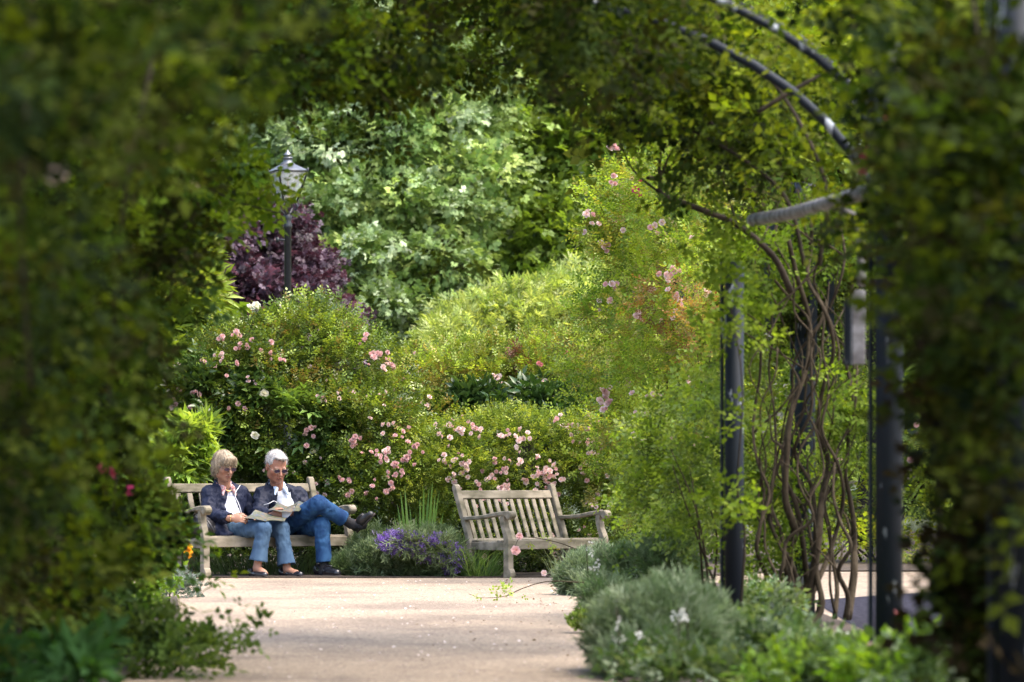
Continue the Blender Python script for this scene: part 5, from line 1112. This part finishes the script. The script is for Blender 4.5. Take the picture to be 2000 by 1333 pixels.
canopy('climbing_rose', 'yellow green sunlit rose shoots threaded over the bare right hoops', L, 1500, 104, P(1572, 500, 20), [PP((1572, 520, 20), (1530, 380, 20), (1400, 280, 20.3), (1280, 230, 20.5)), PP((1600, 520, 19), (1610, 350, 19), (1500, 150, 19.3), (1350, 60, 19.5)), PP((1480, 220, 18.5), (1560, 170, 18.5), (1620, 140, 18.5))], gap=.35, shell=.6, r=.013, pal=[(.13, .17, .012), (.09, .13, .012), (.16, .19, .015), (.06, .09, .012), (.10, .12, .02)], clumps=150)
canopy('rose_spray', 'leafy shoots hanging over the top of the opening left of the bare forked branch', [lobe(1190, 150, 22.5, 90, 45, .4), lobe(1050, 110, 22.5, 120, 35, .4), lobe(880, 95, 22.5, 110, 35, .4), lobe(700, 130, 22.3, 100, 35, .4), lobe(600, 200, 22.3, 50, 30, .3), lobe(770, 280, 22, 25, 35, .2), lobe(800, 420, 21.5, 20, 25, .1), lobe(880, 500, 21.5, 10, 20, .1)], 1300, 105, P(1200, 100, 22.4), [PP((1500, 130, 22), (1200, 160, 22.3), (900, 120, 22.4), (650, 180, 22.4))], gap=.1, shell=.6, r=.008, pal=PGc + [(.12, .18, .02)], clumps=110)
for par, spots, me_, sz in ((w3, [(110, 340, 9.5)], pale, .06), (w2, [(420, 320, 17), (378, 360, 17), (268, 480, 17)], pale, .06), (rn, [(1690, 300, 16), (1680, 330, 16), (1915, 262, 12), (1730, 240, 15.5), (1950, 980, 12)], deep, .07), (w2, [(205, 915, 17), (215, 925, 17), (255, 960, 18.5), (270, 820, 18), (275, 835, 18)], deep, .065)):
    for px, py, dd in spots:
        o = obj('rose_blossom', random.choice(me_), par, P(px, py, dd), (R(70), .2, px)); o.scale = (sz,) * 3; o.matrix_parent_inverse = Matrix.Translation(-Vector(par.location))
# flower border in front of the right posts
L = [lobe(1480, 1250, 19.0, 80, 40, .3), lobe(1590, 1280, 18.5, 90, 40, .3), lobe(1430, 1290, 17.5, 100, 55, .3), lobe(1560, 1310, 16.8, 120, 60, .3), lobe(1690, 1320, 16.8, 80, 50, .3), lobe(1380, 1330, 16.5, 110, 40, .3), lobe(1290, 1345, 16.6, 80, 30, .25), lobe(1230, 1335, 17.0, 50, 22, .15), lobe(1640, 1350, 15.6, 140, 50, .3), lobe(1880, 1330, 14, 120, 70, .3), lobe(1970, 1330, 12.6, 90, 70, .3), lobe(1800, 1300, 17.5, 100, 40, .4), lobe(1900, 1290, 17, 80, 50, .4), lobe(1490, 1190, 21.5, 50, 35, .3)]
bf = canopy('border_plants', 'mixed green border plants with white bells round the foot of the right posts', L, 5200, 106, P(1500, 1333, 18.5) * [1, 1, 0], [], size=.10, clump=.11, pal=[(.08, .14, .04), (.11, .18, .05), (.14, .19, .10), (.05, .09, .03)], gap=.05, cat='plant', m=M_leaf)
L2 = [lobe(1800, 1320, 15, 90, 45, .3), lobe(1720, 1335, 15, 60, 30, .3), lobe(1560, 1345, 16, 120, 35, .3)]
canopy('border_plants', 'bright lime green leafy plant at the bottom right', L2, 900, 107, P(1800, 1380, 15) * [1, 1, 0], [], size=.12, clump=.1, pal=[(.17, .28, .03), (.12, .24, .03)], gap=.0, cat='plant', m=M_leafthin)
g = np.random.default_rng(8)
bell = [(1490, 1230), (1530, 1240), (1470, 1270), (1560, 1180), (1240, 1110), (1250, 1120), (1265, 1125), (1185, 1130), (1205, 1200), (1245, 1240), (1200, 1340), (1620, 1260), (1650, 1250), (1400, 1290), (1500, 1090), (1497, 1120), (1490, 1150), (1340, 1205), (1325, 1200), (1210, 1245), (1380, 1300), (1310, 1310), (1145, 1070), (1170, 1100), (1230, 1165), (1290, 1060), (1270, 1075)]
wb = thing('white_bellflowers', 'stems of small white bell flowers among the cushion plants at the right of the path', 'flower', P(1300, 1300, 20.3) * [1, 1, 0])
pos = []; 
for i, (px, py) in enumerate(bell):
    dd = 17.4 if py > 1190 else (24.5 if py > 1130 else 25.0); dd -= .1
    c = P(px, py, dd); tubes('stem', [([c * [1, 1, 0] + [g.normal() * .03, .05, .05], c + [0, 0, .03]], .003, 4)], M_bark, wb, 5)
    k = 4; pos.append(c + g.normal(size=(k, 3)) * [.014, .01, .03])
pos = np.vstack(pos); k = len(pos)
v = scatter('small', pos, g.normal(size=(k, 3)) * .5 + [0, -.3, -.6], g.normal(size=(k, 3)) + [0, -1, .6], g.uniform(.035, .06, k), np.tile([.78, .78, .72], (k, 1)))
foliage('bells', [v], M_petal, wb); fixp(wb)
pf = thing('pink_campion', 'little magenta pink flowers among the leaves at the bottom right', 'flower', P(1760, 1300, 16) * [1, 1, 0])
for px, py in ((1712, 1290), (1745, 1300), (1790, 1235), (1850, 1275), (1870, 1215), (1825, 1310), (1700, 1262)):
    o = obj('blossom', deep[0] if px % 2 else pink[0], pf, P(px, py, 15.6), (R(60), 0, px)); o.scale = (.035,) * 3
for px, py, m_ in ((1758, 1205, coral), (1748, 1200, coral), (1735, 1265, coral), (1725, 1272, coral)):
    o = obj('blossom', m_[0], pf, P(px, py, 15.4), (R(60), 0, px)); o.scale = (.03,) * 3; o['label'] = 'brick red flower'
fixp(pf)

# unseen rose roof and side walls added round the camera to shade the foreground
L = []
for y in (5.5, 2.5, -.5, -3.5): L += arch_lobes(y, .15, -2.5, 1.9, 7, .35, 1.7, .4)
canopy('climbing_rose', 'unseen roof of rose foliage added over the camera to shade the foreground', L, 4200, 110, (-2.3, 5, 2.4), [[(-2.3, 5, 2.4), (-1.5, 5.2, 3.6), (0, 5, 3.9), (1.3, 5, 3.4)]], size=.36, clump=.35, gap=.05)
L = [wl(x, y, z, .4, 1.8, .8) for x in (-2.6, 2.3) for y in (8, 5, 2, -1.5) for z in (.8, 2.2)]
canopy('climbing_rose', 'unseen side walls of rose foliage added beside the camera to shade the foreground', L, 4200, 111, (2.3, 5, 0), [[(2.3, 5, 0), (2.3, 5, 1.5), (2.2, 5, 2.8)]], size=.34, clump=.35, gap=.1)

canopy('rose_spray', 'leafy shoots wrapped round the chipped dark post behind the large cushion plant', [lobe(1440, 620, 20.6, 35, 60, .2), lobe(1440, 830, 20.6, 45, 50, .2), lobe(1400, 980, 20.6, 30, 40, .2), lobe(1420, 520, 20.6, 60, 40, .2), lobe(1460, 1010, 20.6, 25, 40, .15)], 330, 112, P(1434, 1262, 20.7), [PP((1440, 1262, 20.7), (1455, 1050, 20.6), (1440, 950, 20.6), (1450, 750, 20.6), (1420, 560, 20.6))], gap=.0, shell=.7, r=.008, pal=[(.13, .19, .03), (.09, .14, .02), (.17, .23, .035)], clumps=40, clump=.12, size=.11)

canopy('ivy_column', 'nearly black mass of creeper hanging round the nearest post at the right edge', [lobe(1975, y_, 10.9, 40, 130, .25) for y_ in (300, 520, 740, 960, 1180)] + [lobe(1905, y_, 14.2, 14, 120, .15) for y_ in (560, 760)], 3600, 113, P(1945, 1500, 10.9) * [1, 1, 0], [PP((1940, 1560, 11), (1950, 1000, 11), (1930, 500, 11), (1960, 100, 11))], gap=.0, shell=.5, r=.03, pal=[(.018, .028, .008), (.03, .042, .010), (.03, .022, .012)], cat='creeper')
